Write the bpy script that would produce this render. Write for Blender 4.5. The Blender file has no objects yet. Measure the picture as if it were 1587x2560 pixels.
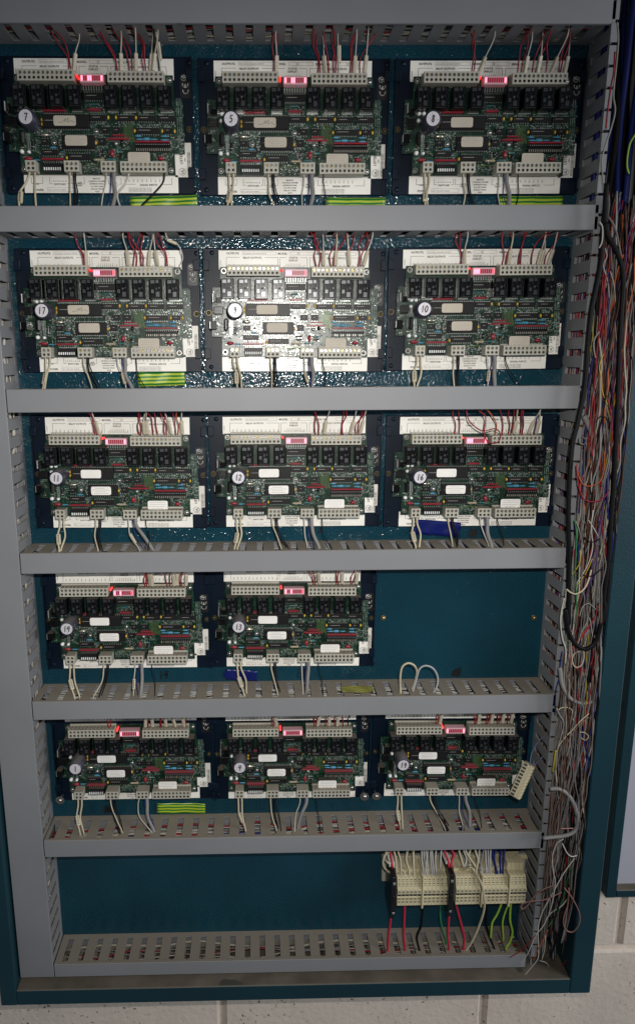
import bpy, bmesh, math, random
import numpy as np
from mathutils import Vector, Matrix
C = bpy.context.scene.collection
rnd = random.Random(7)

# ------------------------------------------------------------------ camera, world, lights, exposure
CAMX, CAMY, CAMZ = 0.33184, -0.9, 0.0169
YAW, PIT, ROL, FPX, PPX, PPY, W, H = 0.01775, 0.21509, -0.00612, 1777.75, -123.34, 12.1, 1587.0, 2560.0
fw = Vector((math.sin(YAW)*math.cos(PIT), math.cos(YAW)*math.cos(PIT), -math.sin(PIT)))
r0 = Vector((math.cos(YAW), -math.sin(YAW), 0)); u0 = r0.cross(fw)
rt = math.cos(ROL)*r0 + math.sin(ROL)*u0; up = -math.sin(ROL)*r0 + math.cos(ROL)*u0
cam = bpy.data.objects.new('camera', bpy.data.cameras.new('camera')); C.objects.link(cam)
m = Matrix((rt, up, -fw)).transposed().to_4x4(); m.translation = Vector((CAMX, CAMY, CAMZ))
cam.matrix_world = m
cam.data.sensor_fit = 'HORIZONTAL'; cam.data.sensor_width = 36
cam.data.lens = FPX/W*36; cam.data.shift_x = -PPX/W; cam.data.shift_y = PPY/W
cam.data.clip_start = 0.01; cam.data.clip_end = 50
bpy.context.scene.camera = cam

def inv(u, v, Y):
    """the point of the plane y = Y that the photograph shows at pixel (u, v)"""
    D = fw + rt*((u-W/2-PPX)/FPX) - up*((v-H/2-PPY)/FPX)
    t = (Y-CAMY)/D.y
    return (CAMX+t*D.x, CAMZ+t*D.z)
def P3(u, v, Y):
    a = inv(u, v, Y); return Vector((a[0], Y, a[1]))

world = bpy.data.worlds.new('World'); bpy.context.scene.world = world
world.use_nodes = True
bg = world.node_tree.nodes['Background']
bg.inputs['Color'].default_value = (0.78, 0.88, 1.0, 1); bg.inputs['Strength'].default_value = 0.115

def area(name, loc, target, sx, sy, power, col):
    l = bpy.data.lights.new(name, 'AREA'); l.shape = 'RECTANGLE'; l.size = sx; l.size_y = sy
    l.energy = power; l.color = col
    o = bpy.data.objects.new(name, l); C.objects.link(o); o.location = loc
    o.rotation_euler = (Vector(target)-Vector(loc)).to_track_quat('-Z', 'Y').to_euler()
    return o
area('room_light', (2.5, -1.25, 0.15), (0.5, 0, -0.6), 1.0, 0.9, 31, (0.97, 0.98, 1.0))
fl = bpy.data.lights.new('phone_flash', 'SPOT'); fl.energy = 27; fl.shadow_soft_size = 0.004; fl.color = (1.0, 0.96, 0.90); fl.spot_size = math.radians(90); fl.spot_blend = 1.0
flo = bpy.data.objects.new('phone_flash', fl); C.objects.link(flo); flo.location = (CAMX+0.045, CAMY, CAMZ+0.075)
flo.rotation_euler = (Vector((0.33, 0, -0.22))-flo.location).to_track_quat('-Z', 'Y').to_euler()

vs = bpy.context.scene.view_settings
vs.view_transform = 'Standard'; vs.look = 'None'; vs.gamma = 1; vs.use_curve_mapping = False; vs.exposure = 0.0

# ------------------------------------------------------------------ materials
def mat(name, base, rough=0.5, metal=0.0, noise=None, bump=None, dust=None, emit=None, coat=0, spec=None, trans=0, scratch=None):
    """noise=(scale, amount) mottles the colour; bump=(scale, distance[, kind]); dust=(colour, amount) lies on upward faces"""
    M = bpy.data.materials.new(name); M.use_nodes = True
    nt = M.node_tree; N = nt.nodes; L = nt.links; b = N['Principled BSDF']
    b.inputs['Base Color'].default_value = (*base, 1); b.inputs['Roughness'].default_value = rough
    b.inputs['Metallic'].default_value = metal
    if spec is not None: b.inputs['Specular IOR Level'].default_value = spec
    if coat: b.inputs['Coat Weight'].default_value = coat; b.inputs['Coat Roughness'].default_value = 0.12
    if trans: b.inputs['Transmission Weight'].default_value = trans
    col = None
    tc = N.new('ShaderNodeNewGeometry')
    if noise:
        t = N.new('ShaderNodeTexNoise'); t.inputs['Scale'].default_value = noise[0]; t.inputs['Detail'].default_value = 6
        L.new(tc.outputs['Position'], t.inputs['Vector'])
        r = N.new('ShaderNodeMapRange'); r.inputs[1].default_value = 0.3; r.inputs[2].default_value = 0.7
        r.inputs[3].default_value = 1-noise[1]; r.inputs[4].default_value = 1+noise[1]*0.6
        L.new(t.outputs['Fac'], r.inputs[0])
        x = N.new('ShaderNodeMix'); x.data_type = 'RGBA'; x.blend_type = 'MULTIPLY'; x.inputs[0].default_value = 1
        x.inputs[6].default_value = (*base, 1); L.new(r.outputs[0], x.inputs[7]); col = x.outputs[2]
    if scratch:   # scattered flecks of another colour
        t = N.new('ShaderNodeTexNoise'); t.inputs['Scale'].default_value = scratch[1]; t.inputs['Detail'].default_value = 3
        L.new(tc.outputs['Position'], t.inputs['Vector'])
        r = N.new('ShaderNodeMapRange'); r.inputs[1].default_value = scratch[2]; r.inputs[2].default_value = scratch[2]+0.03
        L.new(t.outputs['Fac'], r.inputs[0])
        x = N.new('ShaderNodeMix'); x.data_type = 'RGBA'; L.new(r.outputs[0], x.inputs[0])
        if col: L.new(col, x.inputs[6])
        else: x.inputs[6].default_value = (*base, 1)
        x.inputs[7].default_value = (*scratch[0], 1); col = x.outputs[2]
    if dust:
        s = N.new('ShaderNodeSeparateXYZ'); L.new(tc.outputs['Normal'], s.inputs[0])
        r = N.new('ShaderNodeMapRange'); r.inputs[1].default_value = 0.5; r.inputs[2].default_value = 0.9
        L.new(s.outputs['Z'], r.inputs[0])
        t = N.new('ShaderNodeTexNoise'); t.inputs['Scale'].default_value = 60; t.inputs['Detail'].default_value = 5
        L.new(tc.outputs['Position'], t.inputs['Vector'])
        q = N.new('ShaderNodeMapRange'); q.inputs[1].default_value = 0.3; q.inputs[2].default_value = 0.65
        q.inputs[3].default_value = dust[1]*0.72; q.inputs[4].default_value = dust[1]
        L.new(t.outputs['Fac'], q.inputs[0])
        mm = N.new('ShaderNodeMath'); mm.operation = 'MULTIPLY'; L.new(r.outputs[0], mm.inputs[0]); L.new(q.outputs[0], mm.inputs[1])
        x = N.new('ShaderNodeMix'); x.data_type = 'RGBA'; L.new(mm.outputs[0], x.inputs[0])
        if col: L.new(col, x.inputs[6])
        else: x.inputs[6].default_value = (*base, 1)
        x.inputs[7].default_value = (*dust[0], 1); col = x.outputs[2]
        rr = N.new('ShaderNodeMapRange'); rr.inputs[3].default_value = rough; rr.inputs[4].default_value = 0.95
        L.new(mm.outputs[0], rr.inputs[0]); L.new(rr.outputs[0], b.inputs['Roughness'])
    if col: L.new(col, b.inputs['Base Color'])
    if bump:
        if len(bump) > 2 and bump[2] == 'cell':
            t = N.new('ShaderNodeTexVoronoi'); t.feature = 'SMOOTH_F1'; t.inputs['Scale'].default_value = bump[0]
            t.inputs['Smoothness'].default_value = 0.7; out = t.outputs['Distance']
            nz = N.new('ShaderNodeTexNoise'); nz.inputs['Scale'].default_value = bump[0]*0.8; L.new(tc.outputs['Position'], nz.inputs['Vector'])
            vm = N.new('ShaderNodeVectorMath'); vm.operation = 'SCALE'; vm.inputs[3].default_value = 1.2/bump[0]
            L.new(nz.outputs['Color'], vm.inputs[0])
            va = N.new('ShaderNodeVectorMath'); va.operation = 'ADD'; L.new(tc.outputs['Position'], va.inputs[0]); L.new(vm.outputs[0], va.inputs[1])
            L.new(va.outputs[0], t.inputs['Vector'])
        else:
            t = N.new('ShaderNodeTexNoise'); t.inputs['Scale'].default_value = bump[0]; t.inputs['Detail'].default_value = 4; out = t.outputs['Fac']
            L.new(tc.outputs['Position'], t.inputs['Vector'])
        bp = N.new('ShaderNodeBump'); bp.inputs['Distance'].default_value = bump[1]; bp.inputs['Strength'].default_value = 1
        L.new(out, bp.inputs['Height']); L.new(bp.outputs[0], b.inputs['Normal'])
    if emit:
        b.inputs['Emission Color'].default_value = (*emit[0], 1); b.inputs['Emission Strength'].default_value = emit[1]
    return M

DUST = (0.215, 0.18, 0.13)
TEAL = (0.0045, 0.040, 0.062)
M = {}
M['teal'] = mat('teal_hammered', TEAL, 0.10, noise=(9, 0.2), bump=(400, 0.00062, 'cell'), scratch=((0.3, 0.4, 0.42), 55, 0.80))
M['teal_flat'] = mat('teal_paint', (0.003, 0.033, 0.047), 0.42, noise=(5, 0.22), bump=(420, 0.00025), dust=(DUST, 0.85), scratch=((0.1, 0.2, 0.22), 30, 0.76))
M['duct'] = mat('duct_grey', (0.215, 0.220, 0.232), 0.5, noise=(6, 0.1), bump=(900, 0.00006), dust=(DUST, 0.9), scratch=((0.08, 0.08, 0.08), 70, 0.765))
M['tray'] = mat('tray_navy', (0.0025, 0.008, 0.019), 0.38, spec=0.22, noise=(20, 0.25), bump=(700, 0.00008))
M['label'] = mat('label_paper', (0.88, 0.86, 0.80), 0.22, noise=(18, 0.06))
M['ink'] = mat('label_ink', (0.012, 0.012, 0.014), 0.5)
M['plate_black'] = mat('black_sticker', (0.012, 0.010, 0.011), 0.35)
M['white'] = mat('white_print', (0.75, 0.77, 0.75), 0.5)
M['sticker_old'] = mat('aged_sticker', (0.47, 0.42, 0.34), 0.6, noise=(60, 0.08))
M['sticker'] = mat('sticker_paper', (0.80, 0.78, 0.74), 0.55, noise=(60, 0.05))
M['inkfaint'] = mat('sticker_ink', (0.36, 0.34, 0.32), 0.6)
M['terminal'] = mat('terminal_grey', (0.40, 0.385, 0.325), 0.5, noise=(40, 0.08), dust=((0.20, 0.17, 0.13), 0.85))
M['hole'] = mat('terminal_hole', (0.03, 0.03, 0.03), 0.6)
M['steel'] = mat('steel', (0.55, 0.53, 0.50), 0.3, metal=1, noise=(90, 0.2))
M['brass'] = mat('brass', (0.50, 0.40, 0.20), 0.35, metal=1, noise=(90, 0.2))
M['chip'] = mat('chip_black', (0.010, 0.010, 0.0105), 0.42, spec=0.25, dust=((0.10, 0.085, 0.07), 0.6))
M['relay'] = mat('relay_black', (0.003, 0.003, 0.0035), 0.22, spec=0.25, dust=((0.135, 0.115, 0.095), 0.85))
M['relay_in'] = mat('relay_inner', (0.09, 0.095, 0.10), 0.3, metal=0.8)
M['relay_in2'] = mat('relay_inner_dark', (0.012, 0.012, 0.014), 0.2, metal=0.3)
M['red'] = mat('red_plastic', (0.24, 0.012, 0.025), 0.35, dust=((0.16, 0.06, 0.06), 0.7))
M['bluer'] = mat('blue_resistor', (0.06, 0.26, 0.42), 0.4)
M['bluecap'] = mat('blue_sleeve', (0.010, 0.011, 0.040), 0.25)
M['capbody'] = mat('cap_sleeve', (0.035, 0.035, 0.052), 0.3, coat=0.3, dust=((0.12, 0.11, 0.10), 0.7))
M['alu'] = mat('cap_top_aluminium', (0.62, 0.60, 0.64), 0.4, metal=0.15)
M['oldbrass'] = mat('tarnished_brass', (0.10, 0.085, 0.05), 0.4, metal=0.7)
M['marker'] = mat('marker_ink', (0.008, 0.008, 0.010), 0.4)
M['yellow'] = mat('yellow_bead', (0.60, 0.36, 0.04), 0.45)
M['tan'] = mat('tan_part', (0.34, 0.28, 0.18), 0.5)
M['tealr'] = mat('teal_part', (0.03, 0.15, 0.17), 0.4)
M['silver'] = mat('tinned', (0.42, 0.44, 0.42), 0.35, metal=0.7)
M['crystal'] = mat('crystal_can', (0.60, 0.56, 0.45), 0.28, metal=0.9)
M['silk'] = mat('silkscreen', (0.16, 0.23, 0.19), 0.5)
M['trace'] = mat('bare_trace', (0.10, 0.16, 0.05), 0.35, metal=0.2)
M['clear'] = mat('display_housing', (0.48, 0.36, 0.39), 0.35, emit=((1.0, 0.14, 0.20), 0.07), dust=((0.25, 0.2, 0.2), 0.7))  # no lamp itself: pink emission stands in for segment light spreading through it
M['led_on'] = mat('led_lit', (1, 0.3, 0.3), 0.4, emit=((1.0, 0.10, 0.16), 4.5))
M['led_mid'] = mat('led_half', (0.9, 0.1, 0.15), 0.4, emit=((1.0, 0.03, 0.07), 1.8))
M['led_off'] = mat('led_unlit_glow', (0.16, 0.008, 0.03), 0.4, emit=((1.0, 0.02, 0.07), 0.16))  # unlit segments, with a faint red glow added as emission
M['led_lamp'] = mat('lamp_red', (1, 0.1, 0.1), 0.3, emit=((1.0, 0.03, 0.03), 1.1))
def pcbmat():
    Mt = mat('circuit_board', (0.008, 0.034, 0.022), 0.31, spec=0.6)
    nt = Mt.node_tree; N = nt.nodes; L = nt.links; b = N['Principled BSDF']
    g = N.new('ShaderNodeNewGeometry'); prev = None
    for sc, sx, sz, lo in ((1.0, 420, 60, 0.57), (1.0, 70, 480, 0.60)):
        mp = N.new('ShaderNodeMapping'); mp.inputs['Scale'].default_value = (sx, 1, sz); L.new(g.outputs['Position'], mp.inputs['Vector'])
        t = N.new('ShaderNodeTexNoise'); t.inputs['Scale'].default_value = 1; t.inputs['Detail'].default_value = 1; L.new(mp.outputs[0], t.inputs['Vector'])
        r = N.new('ShaderNodeMapRange'); r.inputs[1].default_value = lo; r.inputs[2].default_value = lo+0.03; L.new(t.outputs['Fac'], r.inputs[0])
        if prev:
            mx = N.new('ShaderNodeMath'); mx.operation = 'MAXIMUM'; L.new(prev, mx.inputs[0]); L.new(r.outputs[0], mx.inputs[1]); prev = mx.outputs[0]
        else: prev = r.outputs[0]
    x = N.new('ShaderNodeMix'); x.data_type = 'RGBA'; L.new(prev, x.inputs[0])
    x.inputs[6].default_value = (0.002, 0.018, 0.009, 1); x.inputs[7].default_value = (0.008, 0.045, 0.024, 1)
    L.new(x.outputs[2], b.inputs['Base Color'])
    bp = N.new('ShaderNodeBump'); bp.inputs['Distance'].default_value = 0.00012; L.new(prev, bp.inputs['Height']); L.new(bp.outputs[0], b.inputs['Normal'])
    return Mt
M['pcb'] = pcbmat()
def wallmat():
    Mt = mat('painted_block', (0.72, 0.63, 0.54), 0.6, noise=(14, 0.08), bump=(110, 0.0012))
    nt = Mt.node_tree; N = nt.nodes; L = nt.links; b = N['Principled BSDF']
    g = N.new('ShaderNodeNewGeometry'); src = b.inputs['Base Color'].links[0].from_socket
    t = N.new('ShaderNodeTexNoise'); t.inputs['Scale'].default_value = 150; t.inputs['Detail'].default_value = 2; L.new(g.outputs['Position'], t.inputs['Vector'])
    t2 = N.new('ShaderNodeTexNoise'); t2.inputs['Scale'].default_value = 12; L.new(g.outputs['Position'], t2.inputs['Vector'])
    ad = N.new('ShaderNodeMath'); ad.operation = 'MULTIPLY_ADD'; ad.inputs[1].default_value = 0.35; L.new(t2.outputs['Fac'], ad.inputs[0]); L.new(t.outputs['Fac'], ad.inputs[2])
    r = N.new('ShaderNodeMapRange'); r.inputs[1].default_value = 0.85; r.inputs[2].default_value = 0.89; L.new(ad.outputs[0], r.inputs[0])
    x = N.new('ShaderNodeMix'); x.data_type = 'RGBA'; L.new(r.outputs[0], x.inputs[0]); L.new(src, x.inputs[6]); x.inputs[7].default_value = (0.16, 0.12, 0.085, 1)
    L.new(x.outputs[2], b.inputs['Base Color'])
    return Mt
M['block'] = wallmat()
def tapemat(name, c1, c2, scale):
    Mt = mat(name, c1, 0.3); nt = Mt.node_tree; N = nt.nodes; L = nt.links; b = N['Principled BSDF']
    tc = N.new('ShaderNodeTexCoord'); s = N.new('ShaderNodeSeparateXYZ'); L.new(tc.outputs['Object'], s.inputs[0])
    nz = N.new('ShaderNodeTexNoise'); nz.inputs['Scale'].default_value = 60; L.new(tc.outputs['Object'], nz.inputs['Vector'])
    ma = N.new('ShaderNodeMath'); ma.operation = 'MULTIPLY_ADD'; ma.inputs[1].default_value = 0.0012; L.new(nz.outputs['Fac'], ma.inputs[0]); L.new(s.outputs['Y'], ma.inputs[2])
    mu = N.new('ShaderNodeMath'); mu.operation = 'MULTIPLY'; mu.inputs[1].default_value = scale; L.new(ma.outputs[0], mu.inputs[0])
    si = N.new('ShaderNodeMath'); si.operation = 'SINE'; L.new(mu.outputs[0], si.inputs[0])
    r = N.new('ShaderNodeMapRange'); r.inputs[1].default_value = -0.25; r.inputs[2].default_value = 0.25; L.new(si.outputs[0], r.inputs[0])
    x = N.new('ShaderNodeMix'); x.data_type = 'RGBA'; L.new(r.outputs[0], x.inputs[0]); x.inputs[6].default_value = (*c1, 1); x.inputs[7].default_value = (*c2, 1)
    L.new(x.outputs[2], b.inputs['Base Color']); return Mt
M['ygtape'] = tapemat('striped_tape', (0.01, 0.16, 0.03), (0.42, 0.50, 0.03), 1400)
M['fadetape'] = tapemat('faded_tape', (0.34, 0.36, 0.02), (0.20, 0.17, 0.09), 1400)
M['bluetape'] = mat('blue_tape', (0.004, 0.010, 0.11), 0.28, bump=(90, 0.0006))
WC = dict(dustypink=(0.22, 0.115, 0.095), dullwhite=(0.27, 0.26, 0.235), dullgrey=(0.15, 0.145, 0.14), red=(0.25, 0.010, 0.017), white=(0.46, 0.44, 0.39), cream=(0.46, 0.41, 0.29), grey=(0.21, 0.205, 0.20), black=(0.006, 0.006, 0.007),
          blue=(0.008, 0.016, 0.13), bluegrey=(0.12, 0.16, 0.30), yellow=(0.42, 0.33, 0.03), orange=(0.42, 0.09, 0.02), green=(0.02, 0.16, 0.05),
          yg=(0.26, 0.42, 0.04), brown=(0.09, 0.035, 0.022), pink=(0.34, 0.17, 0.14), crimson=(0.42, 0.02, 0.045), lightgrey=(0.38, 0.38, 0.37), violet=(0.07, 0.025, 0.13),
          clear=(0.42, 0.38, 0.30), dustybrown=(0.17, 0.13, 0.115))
for k, c in WC.items(): M['w_'+k] = mat('wire_'+k, c, 0.5, noise=(50, 0.15), spec=0.12 if k == 'black' else 0.3)
M['sleeve'] = mat('marker_sleeve', (0.47, 0.42, 0.31), 0.4, noise=(120, 0.12))
M['cream'] = mat('cream_plastic', (0.58, 0.52, 0.33), 0.42, dust=((0.42, 0.36, 0.24), 0.5))
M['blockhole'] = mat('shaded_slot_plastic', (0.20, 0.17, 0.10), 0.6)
M['greyplate'] = mat('grey_panel', (0.40, 0.40, 0.46), 0.5, noise=(4, 0.06), dust=(DUST, 0.8))
M['blackplastic'] = mat('black_plastic', (0.008, 0.008, 0.009), 0.3)
M['ledge'] = mat('dusty_ledge', (0.12, 0.10, 0.075), 0.9, noise=(25, 0.35), scratch=((0.05, 0.048, 0.04), 14, 0.60))

# ------------------------------------------------------------------ mesh helpers
class MB:
    """collects shapes and links them as ONE mesh object"""
    def __init__(s): s.v = []; s.f = []; s.fm = []; s.ms = []; s.sm = []
    def mi(s, m):
        if m not in s.ms: s.ms.append(m)
        return s.ms.index(m)
    def add(s, vs, fs, m, smooth=False):
        n = len(s.v); s.v += [tuple(v) for v in vs]; k = s.mi(m)
        for f in fs: s.f.append([n+i for i in f]); s.fm.append(k); s.sm.append(smooth)
        return s
    def box(s, x0, x1, y0, y1, z0, z1, m, c=0.0, R=None):
        """c = chamfer; R = (matrix) applied to the finished box"""
        if x0 > x1: x0, x1 = x1, x0
        if y0 > y1: y0, y1 = y1, y0
        if z0 > z1: z0, z1 = z1, z0
        if c <= 0:
            vs = [(x, y, z) for x in (x0, x1) for y in (y0, y1) for z in (z0, z1)]
            fs = [(0, 1, 3, 2), (4, 6, 7, 5), (0, 4, 5, 1), (2, 3, 7, 6), (0, 2, 6, 4), (1, 5, 7, 3)]
        else:
            c = min(c, (x1-x0)*.45, (y1-y0)*.45, (z1-z0)*.45)
            vs = []; idx = {}
            for a, x in enumerate((x0, x1)):
                for b, y in enumerate((y0, y1)):
                    for d, z in enumerate((z0, z1)):
                        sx, sy, sz = (c if a == 0 else -c), (c if b == 0 else -c), (c if d == 0 else -c)
                        for k, p in enumerate(((x, y+sy, z+sz), (x+sx, y, z+sz), (x+sx, y+sy, z))):
                            idx[(a, b, d, k)] = len(vs); vs.append(p)
            fs = []
            for a in (0, 1):
                q = [idx[(a, 0, 0, 0)], idx[(a, 0, 1, 0)], idx[(a, 1, 1, 0)], idx[(a, 1, 0, 0)]]; fs.append(q if a == 0 else q[::-1])
                q = [idx[(0, a, 0, 1)], idx[(1, a, 0, 1)], idx[(1, a, 1, 1)], idx[(0, a, 1, 1)]]; fs.append(q if a == 0 else q[::-1])
                q = [idx[(0, 0, a, 2)], idx[(0, 1, a, 2)], idx[(1, 1, a, 2)], idx[(1, 0, a, 2)]]; fs.append(q if a == 0 else q[::-1])
            for a in (0, 1):
                for b in (0, 1):
                    fs.append([idx[(a, b, 0, 0)], idx[(a, b, 1, 0)], idx[(a, b, 1, 1)], idx[(a, b, 0, 1)]])
                    fs.append([idx[(a, 0, b, 0)], idx[(a, 1, b, 0)], idx[(a, 1, b, 2)], idx[(a, 0, b, 2)]])
                    fs.append([idx[(0, a, b, 1)], idx[(1, a, b, 1)], idx[(1, a, b, 2)], idx[(0, a, b, 2)]])
                    for d in (0, 1): fs.append([idx[(a, b, d, 0)], idx[(a, b, d, 1)], idx[(a, b, d, 2)]])
        if R is not None: vs = [tuple(R @ Vector(v)) for v in vs]
        return s.add(vs, fs, m)
    def cyl(s, x, z, r, y0, y1, m, n=14, cap=None, ch=0.0):
        """a cylinder standing out of the panel, y1 the front"""
        vs = []; rings = [(r, y0), (r, y1+ch if ch else y1)] + ([(r-ch, y1)] if ch else [])
        for (q, y) in rings: vs += [(x+q*math.cos(2*math.pi*i/n), y, z+q*math.sin(2*math.pi*i/n)) for i in range(n)]
        fs = []
        for k in range(len(rings)-1): fs += [[k*n+i, k*n+(i+1) % n, (k+1)*n+(i+1) % n, (k+1)*n+i] for i in range(n)]
        s.add(vs, fs, m, True); s.add(vs[-n:], [list(range(n))], cap or m); s.add(vs[:n], [list(range(n))[::-1]], m)
        return s
    def dome(s, x, z, r, y0, h, m, n=12, k=4):
        vs = []; fs = []
        for j in range(k):
            a = j/k*math.pi/2; vs += [(x+r*math.cos(a)*math.cos(2*math.pi*i/n), y0-h*math.sin(a), z+r*math.cos(a)*math.sin(2*math.pi*i/n)) for i in range(n)]
        vs.append((x, y0-h, z))
        for j in range(k-1): fs += [[j*n+i, j*n+(i+1) % n, (j+1)*n+(i+1) % n, (j+1)*n+i] for i in range(n)]
        fs += [[(k-1)*n+i, (k-1)*n+(i+1) % n, k*n] for i in range(n)]
        return s.add(vs, fs, m, True)
    def tube(s, pts, r, m, n=6, smooth_steps=6, flat=None):
        P = spline([Vector(p) for p in pts], smooth_steps) if smooth_steps else [Vector(p) for p in pts]
        vs = []; fs = []; prev = None
        for i, p in enumerate(P):
            t = (P[min(i+1, len(P)-1)] - P[max(i-1, 0)]).normalized()
            if prev is None: a = t.cross(Vector((0.3, 1, 0.2))).normalized()
            else: a = (prev - t*prev.dot(t)); a = a.normalized() if a.length > 1e-9 else t.orthogonal().normalized()
            prev = a; b = t.cross(a)
            for k in range(n):
                q = 2*math.pi*k/n; vs.append(p + a*(r*math.cos(q)) + b*(r*math.sin(q)*(flat or 1)))
        for i in range(len(P)-1): fs += [[i*n+k, i*n+(k+1) % n, (i+1)*n+(k+1) % n, (i+1)*n+k] for k in range(n)]
        fs += [list(range(n))[::-1], [(len(P)-1)*n+k for k in range(n)]]
        return s.add(vs, fs, m, True)
    def prism(s, poly, y0, y1, m, side=None):
        """poly of (x, z), y1 the front"""
        n = len(poly); a = sum(poly[i][0]*poly[(i+1) % n][1]-poly[(i+1) % n][0]*poly[i][1] for i in range(n))
        if a < 0: poly = poly[::-1]
        vs = [(x, y0, z) for x, z in poly] + [(x, y1, z) for x, z in poly]
        s.add(vs, [list(range(n, 2*n)), list(range(n))[::-1]], m)
        return s.add(vs, [[i, (i+1) % n, n+(i+1) % n, n+i] for i in range(n)], side or m)
    def text(s, string, x, z, y, size, m, rot=0.0, align='L', sx=1.0):
        vs, fs, w = textmesh(string); k = size; ca, sa = math.cos(rot), math.sin(rot)
        ox = {'L': 0, 'C': -w/2, 'R': -w}[align]
        o = []
        for (px, py) in vs:
            a, b = (px+ox)*k*sx, py*k; o.append((x+a*ca-b*sa, y, z+a*sa+b*ca))
        return s.add(o, fs, m)
    def stroke(s, pts, w, y, m):
        for (a, b) in zip(pts, pts[1:]):
            a = Vector(a); b = Vector(b); d = (b-a)
            if d.length < 1e-7: continue
            n = Vector((-d.y, d.x)).normalized()*w/2; e = d.normalized()*w*0.3
            q = [a-e+n, a-e-n, b+e-n, b+e+n]; s.add([(p.x, y, p.y) for p in q], [[0, 1, 2, 3]], m)
        return s
    def mesh(s, name):
        me = bpy.data.meshes.new(name); me.from_pydata(s.v, [], s.f)
        for m in s.ms: me.materials.append(M[m] if isinstance(m, str) else m)
        me.polygons.foreach_set('material_index', s.fm); me.polygons.foreach_set('use_smooth', s.sm); me.update()
        bm = bmesh.new(); bm.from_mesh(me); bmesh.ops.recalc_face_normals(bm, faces=bm.faces) if len(s.f) < 60000 else None; bm.to_mesh(me); bm.free()
        return me
    def build(s, name, parent=None, loc=(0, 0, 0), rot=None):
        o = bpy.data.objects.new(name, s.mesh(name)); C.objects.link(o); o.location = loc
        if rot: o.rotation_euler = rot
        if parent: o.parent = parent
        return o
_tc = {}
def textmesh(string):
    if string not in _tc:
        cu = bpy.data.curves.new('t', 'FONT'); cu.body = string; cu.size = 1; cu.resolution_u = 2; cu.offset = 0.022
        ob = bpy.data.objects.new('t', cu); C.objects.link(ob)
        dg = bpy.context.evaluated_depsgraph_get(); me = bpy.data.meshes.new_from_object(ob.evaluated_get(dg))
        vs = [(v.co.x, v.co.y) for v in me.vertices]; fs = [list(p.vertices) for p in me.polygons]
        bpy.data.objects.remove(ob); bpy.data.curves.remove(cu); bpy.data.meshes.remove(me)
        _tc[string] = (vs, fs, max([v[0] for v in vs] or [0]))
    return _tc[string]
def spline(P, k):
    if len(P) < 3: return P
    out = []
    for i in range(len(P)-1):
        a = P[i-1] if i else P[0]*2-P[1]; b, c = P[i], P[i+1]; d = P[i+2] if i+2 < len(P) else P[-1]*2-P[-2]
        for j in range(k):
            t = j/k; out.append(0.5*((2*b)+(c-a)*t+(2*a-5*b+4*c-d)*t*t+(3*b-a-3*c+d)*t**3))
    return out+[P[-1]]
def empty(name, loc, label, cat, group=None):
    o = bpy.data.objects.new(name, None); C.objects.link(o); o.location = loc; o.empty_display_size = 0.02
    return tag(o, label, cat, group)
def tag(o, label=None, cat=None, group=None, kind=None):
    if label: o['label'] = label
    if cat: o['category'] = cat
    if group: o['group'] = group
    if kind: o['kind'] = kind
    return o

# ------------------------------------------------------------------ block wall
XL, XR, D = 0.04146, 0.71683, 0.05355
wb = MB(); wb.box(-1.2, 2.4, 0.026, 0.10, -1.9, 1.5, 'block')
zc = -0.872
for k in range(-5, 12):
    z0 = zc + k*0.2032; off = 0.2716 + (0.2032 if k % 2 == 0 else 0.0)
    for j in range(-4, 6):
        x0 = off + j*0.4085
        wb.box(x0+0.004, x0+0.4045, 0.0195, 0.03, z0+0.004, z0+0.1992, 'block', c=0.004)
tag(wb.build('block_wall'), 'cream painted concrete block wall behind and below the teal cabinet', 'wall', kind=None)

# ------------------------------------------------------------------ the cabinet
YF = -0.068; IX0, IX1, IZ0, IZ1 = -0.0080, 0.769, -0.8375, 0.62; OX0, OX1, OZ0, OZ1 = -0.031, 0.7990, -0.8625, 0.65
cab = empty('electrical_cabinet', (0.38, 0.0, OZ0), 'teal hammered metal cabinet on the block wall holding rows of circuit boards', 'cabinet')
def cpart(mb, name, parent=None):
    o = mb.build(name); o.parent = parent or cab; o.matrix_parent_inverse = Matrix.Translation(-Vector(cab.location)); return o
def part(mb, name, root, **k):
    """geometry is in world space; parent keeps it there"""
    o = mb.build(name); o.parent = root; o.matrix_parent_inverse = Matrix.Translation(-Vector(root.location)); return o
panel = part(MB().box(IX0+.003, IX1-.003, 0.0, 0.003, IZ0+.003, IZ1, 'teal'), 'back_panel', cab)
part(MB().box(OX0+.002, OX1-.002, 0.0045, 0.017, OZ0+.002, OZ1, 'teal_flat', c=.001), 'back_sheet', cab)
b = MB(); b.box(OX0, IX0, YF, 0.004, OZ0, OZ1, 'teal_flat', c=.0015); part(b, 'left_side', cab)
b = MB(); b.box(IX1, OX1, YF, 0.004, OZ0, OZ1, 'teal_flat', c=.0015); part(b, 'right_side', cab)
b = MB(); b.box(IX0-.0005, IX1+.0005, YF+.0004, 0.004, OZ0+.0004, IZ0, 'teal_flat', c=.001)
b.box(IX0+.001, IX1-.001, YF+.002, -0.001, IZ0-.0005, IZ0+.0012, 'ledge'); part(b, 'bottom_side', cab)
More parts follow.
